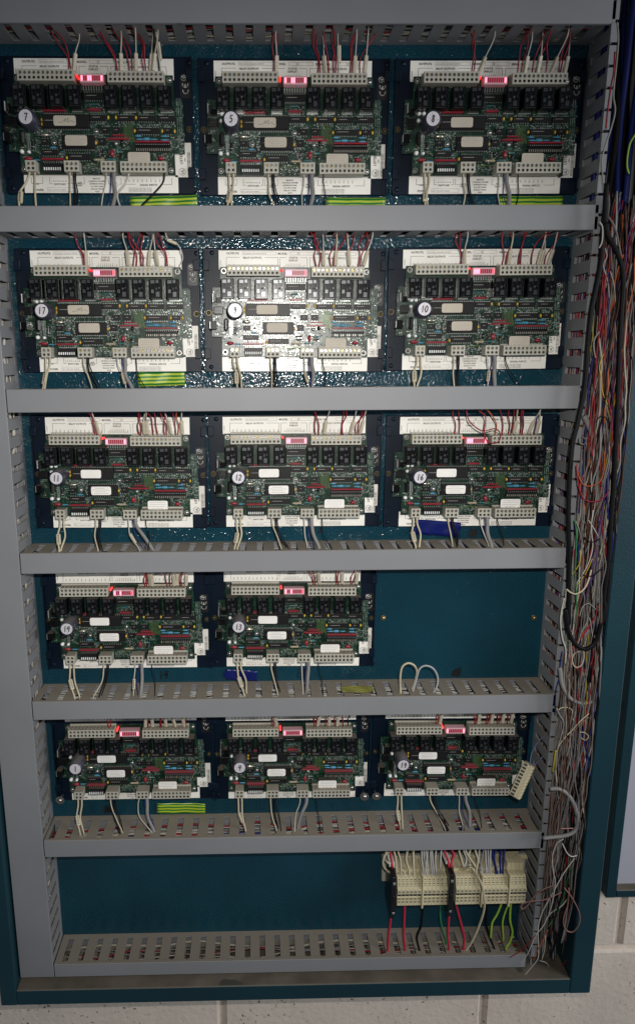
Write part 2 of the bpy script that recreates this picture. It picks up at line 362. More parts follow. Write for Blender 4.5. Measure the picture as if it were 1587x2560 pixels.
# handwriting with a marker pen on the panel
DG = {'0': [[(.5, 1), (.15, .8), (.1, .3), (.45, 0), (.85, .25), (.85, .75), (.5, 1)]], '1': [[(.45, 1), (.5, 0)]],
      '2': [[(.1, .8), (.45, 1), (.8, .75), (.5, .4), (.1, .02), (.9, .08)]], '3': [[(.15, .95), (.75, .9), (.4, .6), (.8, .35), (.5, 0), (.1, .12)]],
      '4': [[(.35, 1), (.1, .5), (.85, .55)], [(.75, 1), (.6, 0)]], '5': [[(.85, 1), (.3, .97), (.25, .6), (.7, .55), (.8, .2), (.4, 0), (.1, .1)]],
      '6': [[(.7, 1), (.25, .6), (.15, .2), (.5, 0), (.85, .25), (.6, .5), (.2, .35)]], '7': [[(.1, .95), (.85, 1), (.45, 0)]],
      '8': [[(.5, .55), (.2, .8), (.5, 1), (.8, .8), (.5, .55), (.15, .25), (.5, 0), (.85, .25), (.5, .55)]],
      '9': [[(.8, .7), (.45, .5), (.2, .75), (.5, 1), (.8, .8), (.7, .3), (.5, 0)]]}
def digits(mb, s, x, z, h, w, y, m, slant=0.12):
    n = len(s); adv = h*0.62; x -= n*adv/2; z -= h/2
    for i, ch in enumerate(s):
        for st in DG[ch]:
            mb.stroke([(x+i*adv+(p[0]*0.55+p[1]*slant)*h, z+p[1]*h) for p in st], w, y, m)
b = MB()
for s, (u, v), h in (('11', (376, 1337), .011), ('12', (795, 1322), .010), ('14', (409, 1688), .011), ('13', (752, 1684), .012)):
    p = inv(u, v, -0.0006); digits(b, s, p[0], p[1], h, .0016, -0.0006, 'marker')
for (u, v) in ((1141, 1680), (1183, 1331), (272, 2022)):
    p = inv(u, v, -0.0006)
    for q in range(7):
        b.stroke([(p[0]-.006+q*.0017, p[1]-.006+rnd.uniform(-.001, .001)), (p[0]-.004+q*.0015, p[1]+.003+rnd.uniform(-.002, .004))], .0021, -0.0006-q*.00002, 'marker')
part(b, 'marker_writing', cab)

# the neighbouring shallow teal door or box at the right, against the wall
nx0, nz0, ny = 0.8445, -0.7640, -0.0005
nb = empty('neighbouring_cabinet', (nx0+.3, 0.0195, nz0), 'second teal cabinet front at the right edge with a pale grey inner panel', 'cabinet')
b = MB(); b.box(nx0, nx0+.0155, ny, 0.0190, nz0, OZ1, 'teal_flat', c=.001); part(b, 'left_edge', nb)
b = MB(); b.box(nx0+.0155, nx0+.62, ny+.0003, 0.0190, nz0, nz0+.0125, 'teal_flat', c=.001)
b.box(nx0+.016, nx0+.61, ny+.003, 0.016, nz0+.0125, nz0+.0135, 'ledge'); part(b, 'bottom_edge', nb)
b = MB(); b.box(nx0+.0155, nx0+.62, 0.0125, 0.0185, nz0+.013, OZ1, 'greyplate'); part(b, 'inner_panel', nb)

# ------------------------------------------------------------------ wiring ducts
PITCH, SLOT = 0.0215, 0.0080
def slotwall(mb, a0, a1, fn, flip=False, phase=0.0, depth=D, gap=None):
    """a slotted duct side. fn(s, s2, y0, y1) adds one strip from s to s2 along the duct and y0 to y1 out of the panel"""
    fn(a0, a1, 0.0, -0.0080)
    s = a0+phase
    fn(a0, s, -0.0080, -depth+.001)
    while s < a1-SLOT:
        e = min(s+PITCH, a1)
        fn(s+SLOT, e, -0.0080, -depth+.001)                # a finger
        fn(s+SLOT-.0033, s+SLOT, -depth+.0062, -depth+.001)  # its wider tip
        if e < a1 and e + SLOT < a1: fn(e, e+.0033, -depth+.0062, -depth+.001)
        s = e
def hduct(name, zt, zb, x0, x1, label, phase, tilt=0.0):
    root = empty(name, (x0, 0, zb), label, 'wiring duct', 'grey slotted wiring ducts across the cabinet')
    th = .0014
    for nm, z0, z1 in (('slotted_top', zt-th-.0012, zt-.0012), ('slotted_bottom', zb+.0012, zb+th+.0012)):
        mb = MB(); slotwall(mb, x0, x1, lambda s, e, y0, y1: mb.box(s, e, y0, y1, z0, z1, 'duct'), phase=phase)
        part(mb, nm, root)
    part(MB().box(x0, x1, -.0003, -.0018, zb+.003, zt-.003, 'duct'), 'duct_base', root)
    cb = MB(); x1c = x1+.004
    cb.box(x0, x1c, -D-.0012, -D+.0004, zb, zt, 'duct', c=.0006)
    cb.box(x0, x1c, -D+.0004, -D+.0032, zt-.0011, zt, 'duct'); cb.box(x0, x1c, -D+.0004, -D+.0032, zb, zb+.0011, 'duct')
    part(cb, 'duct_cover', root)
    return root
DU = [('top', .4200, .3668), ('first', .1869, .1600), ('second', -.0128, -.0398), ('third', -.2109, -.2369), ('fourth', -.4080, -.4335), ('fifth', -.6107, -.6360), ('lowest', -.8080, -.8290)]
DL = ['topmost grey wiring duct above the top row of boards', 'grey wiring duct under the top row of boards', 'grey wiring duct under the second row of boards',
      'grey wiring duct under the third row of boards', 'grey wiring duct between the fourth row of boards and the bottom row',
      'grey wiring duct just below the bottom row of boards', 'lowest grey wiring duct resting near the bottom of the cabinet']
for i, (nm, zt, zb) in enumerate(DU):
    hduct('horizontal_wiring_duct', zt, zb, XL+.0012, XR-.0008 if i < 6 else XR-.012, DL[i], .004+.0017*((i*3) % 5))
# vertical ducts
lv = empty('vertical_wiring_duct', (.018, 0, IZ0), 'tall covered grey wiring duct along the left side of the cabinet', 'wiring duct', 'tall grey wiring ducts at the sides')
mb = MB(); slotwall(mb, -.828, .60, lambda s, e, y0, y1: mb.box(XL-.0022, XL-.0008, y0, y1, s, e, 'duct'), phase=.006); part(mb, 'slotted_side', lv)
part(MB().box(-.005, -.0036, 0, -D+.001, -.828, .60, 'duct'), 'outer_side', lv)
part(MB().box(-.0034, XL-.0024, -.0004, -.0018, -.828, .60, 'duct'), 'duct_base', lv)
part(MB().box(-.0055, XL, -D-.0012, -D+.0006, -.829, .60, 'duct', c=.0006), 'duct_cover', lv)
rv = empty('vertical_wiring_duct', (.74, 0, IZ0), 'tall open grey wiring duct at the right with bare slotted fingers', 'wiring duct', 'tall grey wiring ducts at the sides')
mb = MB(); slotwall(mb, -.828, .60, lambda s, e, y0, y1: mb.box(XR, XR+.0015, y0, y1, s, e, 'duct'), phase=.011)
s = -.828+.011
while s < .58:      # the bent tips of the fingers, facing the room
    mb.box(XR-.0012, XR+.0068, -D+.0004, -D-.0012, s+SLOT-.0026, s+PITCH+.0026, 'duct', c=.0004); s += PITCH
part(mb, 'slotted_side', rv)
part(MB().box(XR+.0017, XR+.050, -.0004, -.0018, -.828, .60, 'duct'), 'duct_base', rv)

# ------------------------------------------------------------------ wires: one maker
ORD = ['first', 'second', 'third', 'fourth', 'fifth', 'sixth', 'seventh', 'eighth', 'ninth', 'tenth', 'eleventh', 'twelfth', 'thirteenth', 'fourteenth', 'fifteenth', 'sixteenth']
def wire(pts, r, col, label, group=None, name='wire', n=6, cat='wire', steps=6):
    o = MB().tube(pts, r, 'w_'+col, n=n, smooth_steps=steps).build(name)
    return tag(o, label, cat, group)

def pxwire(pts, Y0, Y1, r, col, label, group=None, n=7, name='wire', cat='wire', steps=6):
    P_ = [P3(u, v, Y0+(Y1-Y0)*i/(len(pts)-1)) for i, (u, v) in enumerate(pts)]
    return wire(P_, r, col, label, group, name, n, cat, steps)

# ------------------------------------------------------------------ the circuit board unit, measured once (local frame: origin at lower left of the upper left terminal strip)
O22 = inv(520+160/3.287, 600+282/3.287, -.030)
def L(zx, zy, Y):
    a = inv(520+zx/3.287, 600+zy/3.287, Y); return a[0]-O22[0], a[1]-O22[1]
def LR(x0, y0, x1, y1, Y):
    a = L(x0, y1, Y); b_ = L(x1, y0, Y); return a[0], b_[0], a[1], b_[1]    # x0, x1, z0, z1
YB, YP = -.004, -.0150            # front of the tray, front of the circuit board
PARTS = []                        # (name, mesh, location, [sub-parts], extra props)
def addp(name, mb, subs=(), props=None, loc=(0, 0, 0)): PARTS.append((name, mb.mesh(name), loc, list(subs), props or {}))

# tray
x0, x1, z0, z1 = LR(-12, 52, 1478, 1078, YB)
x1 = .1888
t = MB(); t.box(x0, x1, 0-.0005, YB, z0, z1, 'tray', c=.0008)
for xx in (x0, x1-.0015): t.box(xx, xx+.0015, YB-.0002, YB-.0045, z0+.001, z1-.001, 'tray')
for xx, s in ((x0, -1), (x1, 1)):
    for zz in (z0+.016, z1-.026):
        t.box(xx-.001 if s < 0 else xx-.0065, xx+.0065 if s < 0 else xx+.001, YB-.0046, YB-.0060, zz, zz+.012, 'tray', c=.0005)
addp('mounting_tray', t)
TX0, TX1, TZ0, TZ1 = x0, x1, z0, z1
for (u, v) in ((30, 95), (1440, 95), (30, 1035), (1440, 1035)):
    p = L(u, v, YB); addp('tray_screw', MB().dome(p[0], p[1], .0028, YB, .0014, 'tray'))
for (u, v) in ((8, 590), (1418, 592)):
    p = L(u, v, YB); addp('mounting_bolt', MB().cyl(p[0], p[1], .0034, YB, YB-.001, 'oldbrass').dome(p[0], p[1], .0024, YB-.001, .002, 'oldbrass'))
# paper labels
yl = YB-.0003; yi = YB-.00055
x0, x1, z0, z1 = LR(88, 72, 1320, 232, YB)
t = MB().box(x0, x1, YB, yl, z0, z1, 'label')
def lt(mb, s, u, v, size, align='L', rot=0, m='ink', sx=1.0): p = L(u, v, YB); mb.text(s, p[0], p[1], yi, size, m, rot, align, sx)
def lline(mb, pts, w=.00035, m='ink'): mb.stroke([L(u, v, YB) for u, v in pts], w, yi, m)
lt(t, 'OUTPUTS:', 150, 108, .0033); lt(t, 'MODEL:', 572, 108, .0033); lt(t, 'SERIAL NO.', 880, 108, .0033)
for (a, c) in ((282, 555), (672, 860), (1062, 1215)): lline(t, [(a, 86), (c, 86), (c, 110), (a, 110), (a, 86)], .0002)
lt(t, '24V AC/DC, 0.5A EACH OUTPUT', 290, 105, .0020, m='inkfaint', sx=0.95)
digits(t, '88', *L(740, 98, YB), .0026, .0003, yi, 'inkfaint'); digits(t, '4277', *L(1140, 98, YB), .0026, .0003, yi, 'inkfaint')
for (a, c, w1, w2) in ((150, 572, 260, 465), (590, 812, 640, 755), (835, 1262, 950, 1150)):
    lline(t, [(a, 215), (a, 132), (w1, 132)]); lline(t, [(w2, 132), (c, 132), (c, 215)])
lt(t, 'RELAY OUTPUTS', 362, 142, .0029, 'C'); lt(t, 'RELAY OUTPUTS', 1050, 142, .0029, 'C')
lt(t, 'STATUS', 700, 140, .0029, 'C'); lt(t, 'DISPLAY', 700, 162, .0029, 'C')
for i in range(12):
    s = ('N.O.', 'OUT', 'N.C.')[i % 3]
    for base in (175, 870): lt(t, s, base+6+i*35.1, 212, .0017, rot=math.pi/2, m='ink')
for i, s in enumerate(['TX', '1', '2', '3', '4', '5', '6', '7', '8', 'RX', 'PWR']): lt(t, ('OUT '+s) if s.isdigit() else s, 628+i*16.5, 214, .0015, rot=math.pi/2)
lt(t, 'M-8 RELAY', 104, 200, .0014, rot=math.pi/2)
addp('upper_label', t)
x0, x1, z0, z1 = LR(122, 930, 1312, 1070, YB)
t = MB().box(x0, x1, YB, yl, z0, z1, 'label')
lt(t, 'POWER:', 190, 1056, .0033)
lline(t, [(300, 1030), (515, 1030), (515, 1056), (300, 1056), (300, 1030)], .0002); lt(t, '24V ~ 75A (120 VA MAX)', 306, 1051, .0019, m='inkfaint')
for (a, c, w1, w2) in ((178, 265, 222, 223), (318, 470, 340, 452), (485, 585, 530, 531), (900, 1262, 980, 1185), (772, 870, 800, 850)):
    lline(t, [(a, 955), (a, 1000), (w1, 1000)]); lline(t, [(w2, 1000), (c, 1000), (c, 955)])
lt(t, 'PWR', 200, 1010, .0024); lt(t, 'SWITCHES', 396, 1011, .0028, 'C'); lt(t, 'LAN', 548, 998, .0026, 'C'); lt(t, 'PORT', 548, 1018, .0026, 'C')
lt(t, 'HLC', 822, 998, .0026, 'C'); lt(t, 'PORT', 822, 1018, .0026, 'C'); lt(t, 'SIGNAL INPUTS', 1082, 1011, .0029, 'C')
for i, s in enumerate(['MADE BY', 'CONTROL SYSTEMS', 'INTERNATIONAL', 'P.O. BOX 59469', 'DALLAS, TEXAS', '75229']): lt(t, s, 682, 966+i*19, .0021, 'C')
for i in range(4): lt(t, 'this device complies with part rules and is subject to the conditions', 925, 1030+i*9, .00105, sx=0.95)
for i in range(8): lt(t, str(i+1), 338+i*16, 985, .0022, rot=math.pi/2); lt(t, 'IN '+str(i+1), 935+i*34, 982, .0016, rot=math.pi/2)
addp('lower_label', t)
x0, x1, z0, z1 = LR(1290, 690, 1424, 945, YB)
t = MB().box(x0, x1, YB, yl, z0, z1, 'label')
lt(t, 'LISTED', 1352, 850, .0042, rot=math.pi/2); lt(t, '928H', 1375, 830, .0018, rot=math.pi/2)
for i in range(3): lt(t, 'OPEN ENERGY MANAGEMENT EQUIPMENT', 1392+i*9, 932, .0013, rot=math.pi/2)
pc = L(1346, 905, YB)
t.stroke([(pc[0]+.0037*math.cos(a*math.pi/12), pc[1]+.0037*math.sin(a*math.pi/12)) for a in range(25)], .00035, yi, 'ink')
lt(t, 'UL', 1357, 922, .0040, rot=math.pi/2)
addp('listing_label', t)
x0, x1, z0, z1 = LR(1354, 345, 1442, 525, YB)
t = MB(); cc = .002; t.prism([(x0+cc, z0), (x1-cc, z0), (x1, z0+cc), (x1, z1-cc), (x1-cc, z1), (x0+cc, z1), (x0, z1-cc), (x0, z0+cc)], YB, yl, 'plate_black')
pc = L(1388, 378, YB); t.stroke([(pc[0]+.0026*math.cos(a*math.pi/10), pc[1]+.0026*math.sin(a*math.pi/10)) for a in range(-12, 6)], .0009, yi, 'white')
t.stroke([(pc[0]-.0016, pc[1]+.0024), (pc[0]-.0002, pc[1]-.0004), (pc[0]+.0018, pc[1]+.0006)], .0007, yi, 'white'); t.stroke([(pc[0]+.0040, pc[1]-.0025), (pc[0]+.0040, pc[1]+.0022)], .0007, yi, 'inkfaint')
for (v, e) in ((432, 1), (478, 0)):      # the letters E and C, turned a quarter to the left
    pc = L(1398, v, YB); t.stroke([(pc[0]+.0031*math.cos(a*math.pi/12), pc[1]+.0015+.0036*math.sin(a*math.pi/12)) for a in range(-12, 1)], .0009, yi, 'white')
    if e: t.stroke([(pc[0], pc[1]-.002), (pc[0], pc[1]+.0008)], .0008, yi-.0001, 'white')
addp('approval_sticker', t)
# circuit board
poly = [(98, 210), (1328, 210), (1328, 392), (1392, 392), (1392, 788), (1312, 788), (1312, 947), (118, 947), (118, 785), (35, 785), (35, 382), (98, 382)]
poly = [L(u, v, YP) for u, v in poly]
t = MB().prism(poly, YP+.0016, YP, 'pcb')
ys = YP-.00012
def silkrect(u0, v0, u1, v1, w=.00025, m='silk'): t.stroke([L(u0, v0, YP), L(u1, v0, YP), L(u1, v1, YP), L(u0, v1, YP), L(u0, v0, YP)], w, ys, m)
r2 = random.Random(3)
FREE = [(170, 640, 280, 800), (350, 630, 450, 700), (640, 560, 1020, 600), (720, 660, 800, 860), (800, 700, 960, 860), (1020, 570, 1330, 600), (1240, 655, 1385, 780), (1335, 400, 1388, 780),
        (45, 400, 95, 780), (600, 860, 760, 940), (1140, 790, 1300, 870), (260, 620, 450, 660), (420, 690, 460, 860), (640, 420, 800, 500), (130, 640, 190, 860), (680, 625, 760, 780), (110, 470, 320, 500), (1180, 470, 1330, 510), (800, 470, 1180, 508)]
for (a, b_, c, d_) in FREE:
    for k in range(int((c-a)*(d_-b_)/1300)+1):
        u, v = r2.uniform(a, c-20), r2.uniform(b_, d_-12); silkrect(u, v, u+r2.choice((14, 26, 34)), v+r2.choice((10, 12, 22)))
for i in range(12):
    u = 930+i*6.5; t.stroke([L(u, 560+i % 3*8, YP), L(u, 640+(i*7) % 30, YP), L(u+14, 700+(i*5) % 20, YP)], .00035, ys, 'trace')
for i in range(8):
    u = 860+i*7; t.stroke([L(u, 880, YP), L(u-250, 880-i*2, YP)], .0003, ys, 'trace')
t.text('530705', *L(640, 892, YP), ys, .0030, 'silk'); silkrect(690, 900, 715, 925)
for i in range(320):
    a, b_, c, d_ = r2.choice(FREE); p = L(r2.uniform(a, c), r2.uniform(b_, d_), YP); q = r2.uniform(.0003, .0006)
    t.stroke([(p[0]-q, p[1]), (p[0]+q, p[1])], q*2, ys-.00002*(i % 5), 'silver')
addp('circuit_board', t)
for (u, v) in ((128, 242), (1302, 245), (145, 912), (1282, 912), (716, 628), (386, 714)):
    p = L(u, v, YP-.002); t = MB().cyl(p[0], p[1], .0030, YP, YP-.0008, 'steel').dome(p[0], p[1], .0022, YP-.0008, .0016, 'steel'); t.box(p[0]-.0016, p[0]+.0016, YP-.0024, YP-.0026, p[1]-.0003, p[1]+.0003, 'hole')
    addp('board_screw', t)
# terminal strips with real recessed holes
def terminal(n, pitch=.005, h=.0114, yb=YP, yf=-.030, screws=True, lip=True):
    t = MB(); w = n*pitch; e = .0008
    rows = [(h-.0033, .00185, 'screw'), (h-.0083, .0016, 'hole')]
    # body behind the drilled face
    yd = yf+.0032
    t.box(-e, w+e, yb, yd, 0, h, 'terminal'); t.box(-e, 0, yd, yf, 0, h, 'terminal'); t.box(w, w+e, yd, yf, 0, h, 'terminal')
    zs = [0, h-.0058, h]
    for ri, (zz, rr, kind) in enumerate(rows):
        za, zb_ = (zs[1], zs[2]) if ri == 0 else (zs[0], zs[1]); zz = min(max(zz, za+rr+.0003), zb_-rr-.0003)
        for i in range(n):
            xa = i*pitch; xb = xa+pitch; xc = (xa+xb)/2
            sq = [(xb, zz), (xb, zb_), (xc, zb_), (xa, zb_), (xa, zz), (xa, za), (xc, za), (xb, za)]
            ho = [(xc+rr*math.cos(k*math.pi/4), zz+rr*math.sin(k*math.pi/4)) for k in range(8)]
            vs = [(x, yf, z) for x, z in sq]+[(x, yf, z) for x, z in ho]+[(x, yd-.0004, z) for x, z in ho]
            t.add(vs, [[k, (k+1) % 8, 8+(k+1) % 8, 8+k] for k in range(8)], 'terminal')
            t.add(vs, [[8+k, 8+(k+1) % 8, 16+(k+1) % 8, 16+k] for k in range(8)], 'hole' if kind == 'hole' else 'terminal')
            if kind == 'screw':
                t.cyl(xc, zz, rr*.86, yd-.0004, yf+.0012, 'steel' if (i*7+n) % 3 else 'brass', n=8)
                a = r2.uniform(0, 3.1); dx, dz = math.cos(a)*rr*.8, math.sin(a)*rr*.8
                t.stroke([(xc-dx, zz-dz), (xc+dx, zz+dz)], .0006, yf+.00115, 'hole')
            else: t.add([(x, yd-.0004, z) for x, z in ho], [list(range(8))], 'hole')
    t.add([(0, yf, 0), (w, yf, 0), (w, yd, 0), (0, yd, 0)], [[0, 1, 2, 3]], 'terminal'); t.add([(0, yf, h), (w, yf, h), (w, yd, h), (0, yd, h)], [[0, 1, 2, 3]], 'terminal')
    if lip:
        for i in range(n+1): t.box(i*pitch-.0003, i*pitch+.0003, yb-.003, yf+.003, h, h+.0007, 'terminal')
        t.box(-e, w+e, yb-.0005, yb-.0030, h, h+.0022, 'terminal')
    return t
TI = []
for (u, v, n, nm) in ((160, 282, 12, 'upper_terminal_strip'), (855, 290, 12, 'upper_terminal_strip'), (188, 950, 2, 'power_terminal'), (485, 950, 3, 'port_terminal'), (768, 950, 3, 'port_terminal'), (918, 952, 10, 'input_terminal_strip')):
    p = L(u, v, -.030); tp = terminal(n, lip=(n > 9)); addp(nm, tp, loc=(p[0], 0, p[1])); TI.append((p, n))
# dip switch
x0, x1, z0, z1 = LR(302, 875, 450, 938, YP-.006)
t = MB().box(x0, x1, YP, YP-.0065, z0, z1, 'chip', c=.0003)
for i in range(8): xx = x0+.0012+i*(x1-x0-.0024)/7.6; t.box(xx, xx+.0013, YP-.0064, YP-.0080, z0+.0012, z0+.0042, 'white')
for i in range(8): xx = x0+.0016+i*(x1-x0-.0032)/7; t.box(xx-.0003, xx+.0003, YP, YP-.004, z1+.0002, z1+.0016, 'silver')
addp('dip_switch', t)
# indicator lamp and bar display
p = L(605, 232, -.027); addp('indicator_lamp', MB().cyl(p[0], p[1], .0014, YP, -.0245, 'led_lamp').dome(p[0], p[1], .0014, -.0245, .002, 'led_lamp'))
x0, x1, z0, z1 = LR(630, 224, 816, 288, -.0275)
t = MB().box(x0, x1, -.0175, -.0272, z0, z1, 'clear', c=.0004)
for i in range(9): xx = x0+.0016+i*(x1-x0-.0032)/8; t.box(xx-.00035, xx+.00035, YP, -.0180, z0-.0028, z0-.0003, 'silver'); t.box(xx-.00045, xx+.00045, YP, -.0175, z0-.0048, z0-.0030, 'silver')
t.box(x0+.0004, x1-.0004, YP, -.0175, z0+.0005, z1-.0005, 'chip')
DISPM = t.mesh('bar_display'); SEG = []
for i in range(10):
    xa = x0+.0011+i*(x1-x0-.0022)/10; SEG.append((xa+.0003, xa+(x1-x0-.0022)/10-.0003, z0+.0018, z1-.0018))
PARTS.append(('bar_display', DISPM, (0, 0, 0), [], {'segments': 1}))
# relays
def relay():
    t = MB(); w, h, y1 = .0150, .0226, -.0292
    t.box(0, w, YP, y1, 0, h, 'relay', c=.0006)
    f = y1-.00025
    R = [(.10, .78, .42, .94, 0), (.52, .80, .72, .95, 0), (.80, .62, .90, .93, 1), (.08, .50, .20, .72, 1), (.14, .30, .34, .48, 0), (.50, .12, .78, .36, 0), (.84, .10, .92, .50, 1),
         (.16, .06, .40, .22, 1), (.28, .58, .70, .61, 1), (.10, .03, .90, .05, 0), (.46, .40, .62, .46, 1), (.74, .52, .80, .60, 0), (.40, .64, .47, .76, 1)]
    for a, b_, c, d_, k in R: t.box(a*w, c*w, y1+.0004, f, b_*h, d_*h, 'relay_in' if k == 0 else 'relay_in2')
    t.cyl(.55*w, .52*h, .0013, y1, f-.0001, 'hole', n=10); t.dome(.55*w, .52*h, .0006, f-.0001, .0004, 'relay_in')
    t.box(.1*w, .9*w, YP, YP-.0006, -.0012, -.0002, 'silver')
    return t
rm = relay().mesh('relay')
for u in (108, 248, 388, 530, 812, 948, 1086, 1224):
    p = L(u, 472, -.0292); PARTS.append(('relay', rm, (p[0], 0, p[1]), [], {}))
# chips, with pins along top and bottom
def chip(u0, v0, u1, v1, hgt=.0036, pins=True, socket=False):
    Y = YP-hgt; x0, x1, z0, z1 = LR(u0, v0, u1, v1, Y); t = MB()
    if socket:
        t.box(x0-.0004, x1+.0004, YP, YP-.004, z0-.0006, z1+.0006, 'chip'); hgt += .002; Y = YP-hgt
        t.box(x0, x1, YP-.0045, Y, z0+.0004, z1-.0004, 'chip', c=.0003)
    else: t.box(x0, x1, YP-.0006, Y, z0, z1, 'chip', c=.0003)
    t.cyl(x0+.0012, (z0+z1)/2, .0006, Y+.0001, Y-.0001, 'hole', n=8)
    t.stroke([(x0+.003, (z0+z1)/2+.0005), (x0+(x1-x0)*.6, (z0+z1)/2+.0005)], .0004, Y-.00012, 'inkfaint'); 
    n = max(3, int((x1-x0)/.00254))
    for i in range(n):
        xx = x0+(i+.5)*(x1-x0)/n
        for zz, s in ((z0, -1), (z1, 1)):
            t.box(xx-.00045, xx+.00045, YP, YP-min(hgt, .0040)*.6, zz+s*.0001 + (s*.0006 if socket else 0), zz+s*.0011+ (s*.0006 if socket else 0), 'silver')
    return t, (x0, x1, z0, z1, Y)
def sticker(u0, v0, u1, v1, Y, seed=0, th=.0002, lines=True, hand=False, sm='sticker'):
    x0, x1, z0, z1 = LR(u0, v0, u1, v1, Y); t = MB(); c = .0019; k = c*.3
    t.prism([(x0+c, z0), (x1-c, z0), (x1-k, z0+k), (x1, z0+c), (x1, z1-c), (x1-k, z1-k), (x1-c, z1), (x0+c, z1), (x0+k, z1-k), (x0, z1-c), (x0, z0+c), (x0+k, z0+k)], Y, Y-th, sm)
    q = random.Random(seed)
    if lines:
        for j in range(4):
            zz = z1-(j+.9)*(z1-z0)/4.8; t.stroke([(x0+.0012+q.uniform(0, .004), zz), (x1-.0015-q.uniform(0, .007), zz)], .0004, Y-th-.00008, 'inkfaint')
    if hand:
        P_ = [(x0+(x1-x0)*a, z0+(z1-z0)*b_) for a, b_ in ((.2, .3), (.4, .35), (.55, .7), (.5, .4), (.68, .75), (.62, .35), (.8, .5), (.95, .3))]
        t.stroke(P_, .0003, Y-th-.0001, 'ink')
    return t
CH = [(315, 512, 672, 612, True), (678, 510, 805, 555, 0), (890, 512, 1022, 555, 0), (1046, 512, 1178, 555, 0), (1202, 512, 1335, 555, 0), (1030, 603, 1208, 648, 0), (1242, 603, 1308, 645, 0),
      (760, 600, 820, 648, 0), (848, 600, 908, 648, 0), (455, 665, 705, 762, True), (733, 682, 792, 735, 0), (292, 690, 350, 735, 0), (292, 770, 420, 812, 0), (495, 797, 668, 845, 0), (640, 345, 800, 400, 0)]
for i, (a, b_, c, d_, s) in enumerate(CH):
    t, q = chip(a, b_, c, d_, socket=bool(s)); me = t.mesh('chip'); subs = []
    if i == 0: subs = [('sticker', 'S0')]
    if i == 9: subs = [('sticker', 'S1')]; Y9 = q[4]-.002
    PARTS.append(('chip', me, (0, 0, 0), subs, {}))
YCH0 = YP-.0036-.002
S0 = {(h, a): sticker(400, 522, 572, 598, YCH0, 1, lines=(h == 2), hand=(h is True), sm=('sticker_old' if a else 'sticker')).mesh('sticker') for h in (False, True, 2) for a in (0, 1)}
S1 = {a: sticker(485, 670, 655, 747, Y9, 2, sm=('sticker_old' if a else 'sticker')).mesh('sticker') for a in (0, 1)}
# paper sticker standing above the input strip
for old_ in (1, 0):
    t = sticker(965, 793, 1137, 878, YP-.009, 4, sm='sticker_old' if old_ else 'sticker')
    x0, x1, z0, z1 = LR(968, 800, 1134, 870, YP-.009); t.box(x0, x1, YP, YP-.0089, z0, z1, 'chip')
    if old_: OLDMOD = t.mesh('labelled_module')
addp('labelled_module', t)
# red resistor packs
def slab(name, u0, v0, u1, v1, h, m, pins=0, leg='silver'):
    Y = YP-h; x0, x1, z0, z1 = LR(u0, v0, u1, v1, Y); t = MB().box(x0, x1, YP-.0008, Y, z0, z1, m, c=.0004)
    if pins:
        for i in range(pins): xx = x0+(i+.5)*(x1-x0)/pins; t.box(xx-.0003, xx+.0003, YP, YP-.0012, z0-.0011, z0-.0001, leg)
    addp(name, t)
for q in ((322, 478, 490, 491, 10), (670, 467, 768, 483, 8), (848, 658, 943, 669, 8), (810, 682, 975, 696, 12), (290, 835, 458, 850, 10), (1022, 702, 1290, 716, 16)):
    slab('resistor_pack', q[0], q[1], q[2], q[3], .0062, 'red', q[4])
x0, x1, z0, z1 = LR(1022, 722, 1290, 780, YP-.006); t = MB().box(x0, x1, YP, YP-.0060, z1-.0024, z1, 'chip', c=.0003).box(x0, x1, YP, YP-.0028, z0, z1-.0026, 'chip')
for i in range(16):
    xx = x0+(i+.5)*(x1-x0)/16; t.box(xx-.0004, xx+.0004, YP-.0028, YP-.0048, z0+.0006, z0+.0030, 'silver' if i % 3 else 'tan')
    t.box(xx-.0004, xx+.0004, YP-.0059, YP-.0068, z1-.0016, z1-.0008, 'silver')
addp('jumper_block', t)
def axial(name, u0, v0, u1, v1, m, h=.0026, rr=None, bands=None):
    x0, x1, z0, z1 = LR(u0, v0, u1, v1, YP-.0015); horiz = (x1-x0) > (z1-z0); t = MB()
    if horiz: a, b_ = (x0, YP-.0016, (z0+z1)/2), (x1, YP-.0016, (z0+z1)/2); r_ = rr or (z1-z0)/2
    else: a, b_ = ((x0+x1)/2, YP-.0016, z0), ((x0+x1)/2, YP-.0016, z1); r_ = rr or (x1-x0)/2
    a, b_ = Vector(a), Vector(b_); d_ = (b_-a)
    t.tube([a, a+d_*.08, a+d_*.92, b_], r_, m, n=8, smooth_steps=0); t.tube([a-d_.normalized()*.0018, a], .0003, 'silver', n=4, smooth_steps=0); t.tube([b_, b_+d_.normalized()*.0018], .0003, 'silver', n=4, smooth_steps=0)
    if bands: t.tube([a+d_*.2, a+d_*.3], r_*1.04, bands, n=8, smooth_steps=0)
    addp(name, t)
for q in ((1022, 655, 1060, 670), (1030, 680, 1075, 693), (1082, 672, 1125, 697), (1222, 655, 1262, 669), (1222, 683, 1266, 698), (1142, 680, 1180, 692)): axial('blue_resistor', *q, 'bluer', bands='tealr')
axial('resistor', 690, 424, 735, 438, 'tealr'); axial('resistor', 692, 830, 765, 850, 'tan', bands='silver'); axial('diode', 727, 772, 772, 788, 'blackplastic', bands='silver'); axial('diode', 727, 799, 772, 815, 'blackplastic', bands='silver')
axial('diode', 213, 705, 238, 765, 'blackplastic', bands='silver'); axial('resistor', 228, 840, 270, 852, 'bluer'); axial('resistor', 795, 830, 838, 842, 'tealr'); axial('resistor', 868, 772, 908, 790, 'tealr', bands='yellow'); axial('resistor', 870, 797, 908, 812, 'blackplastic', bands='yellow')
axial('resistor', 362, 745, 400, 760, 'bluer')
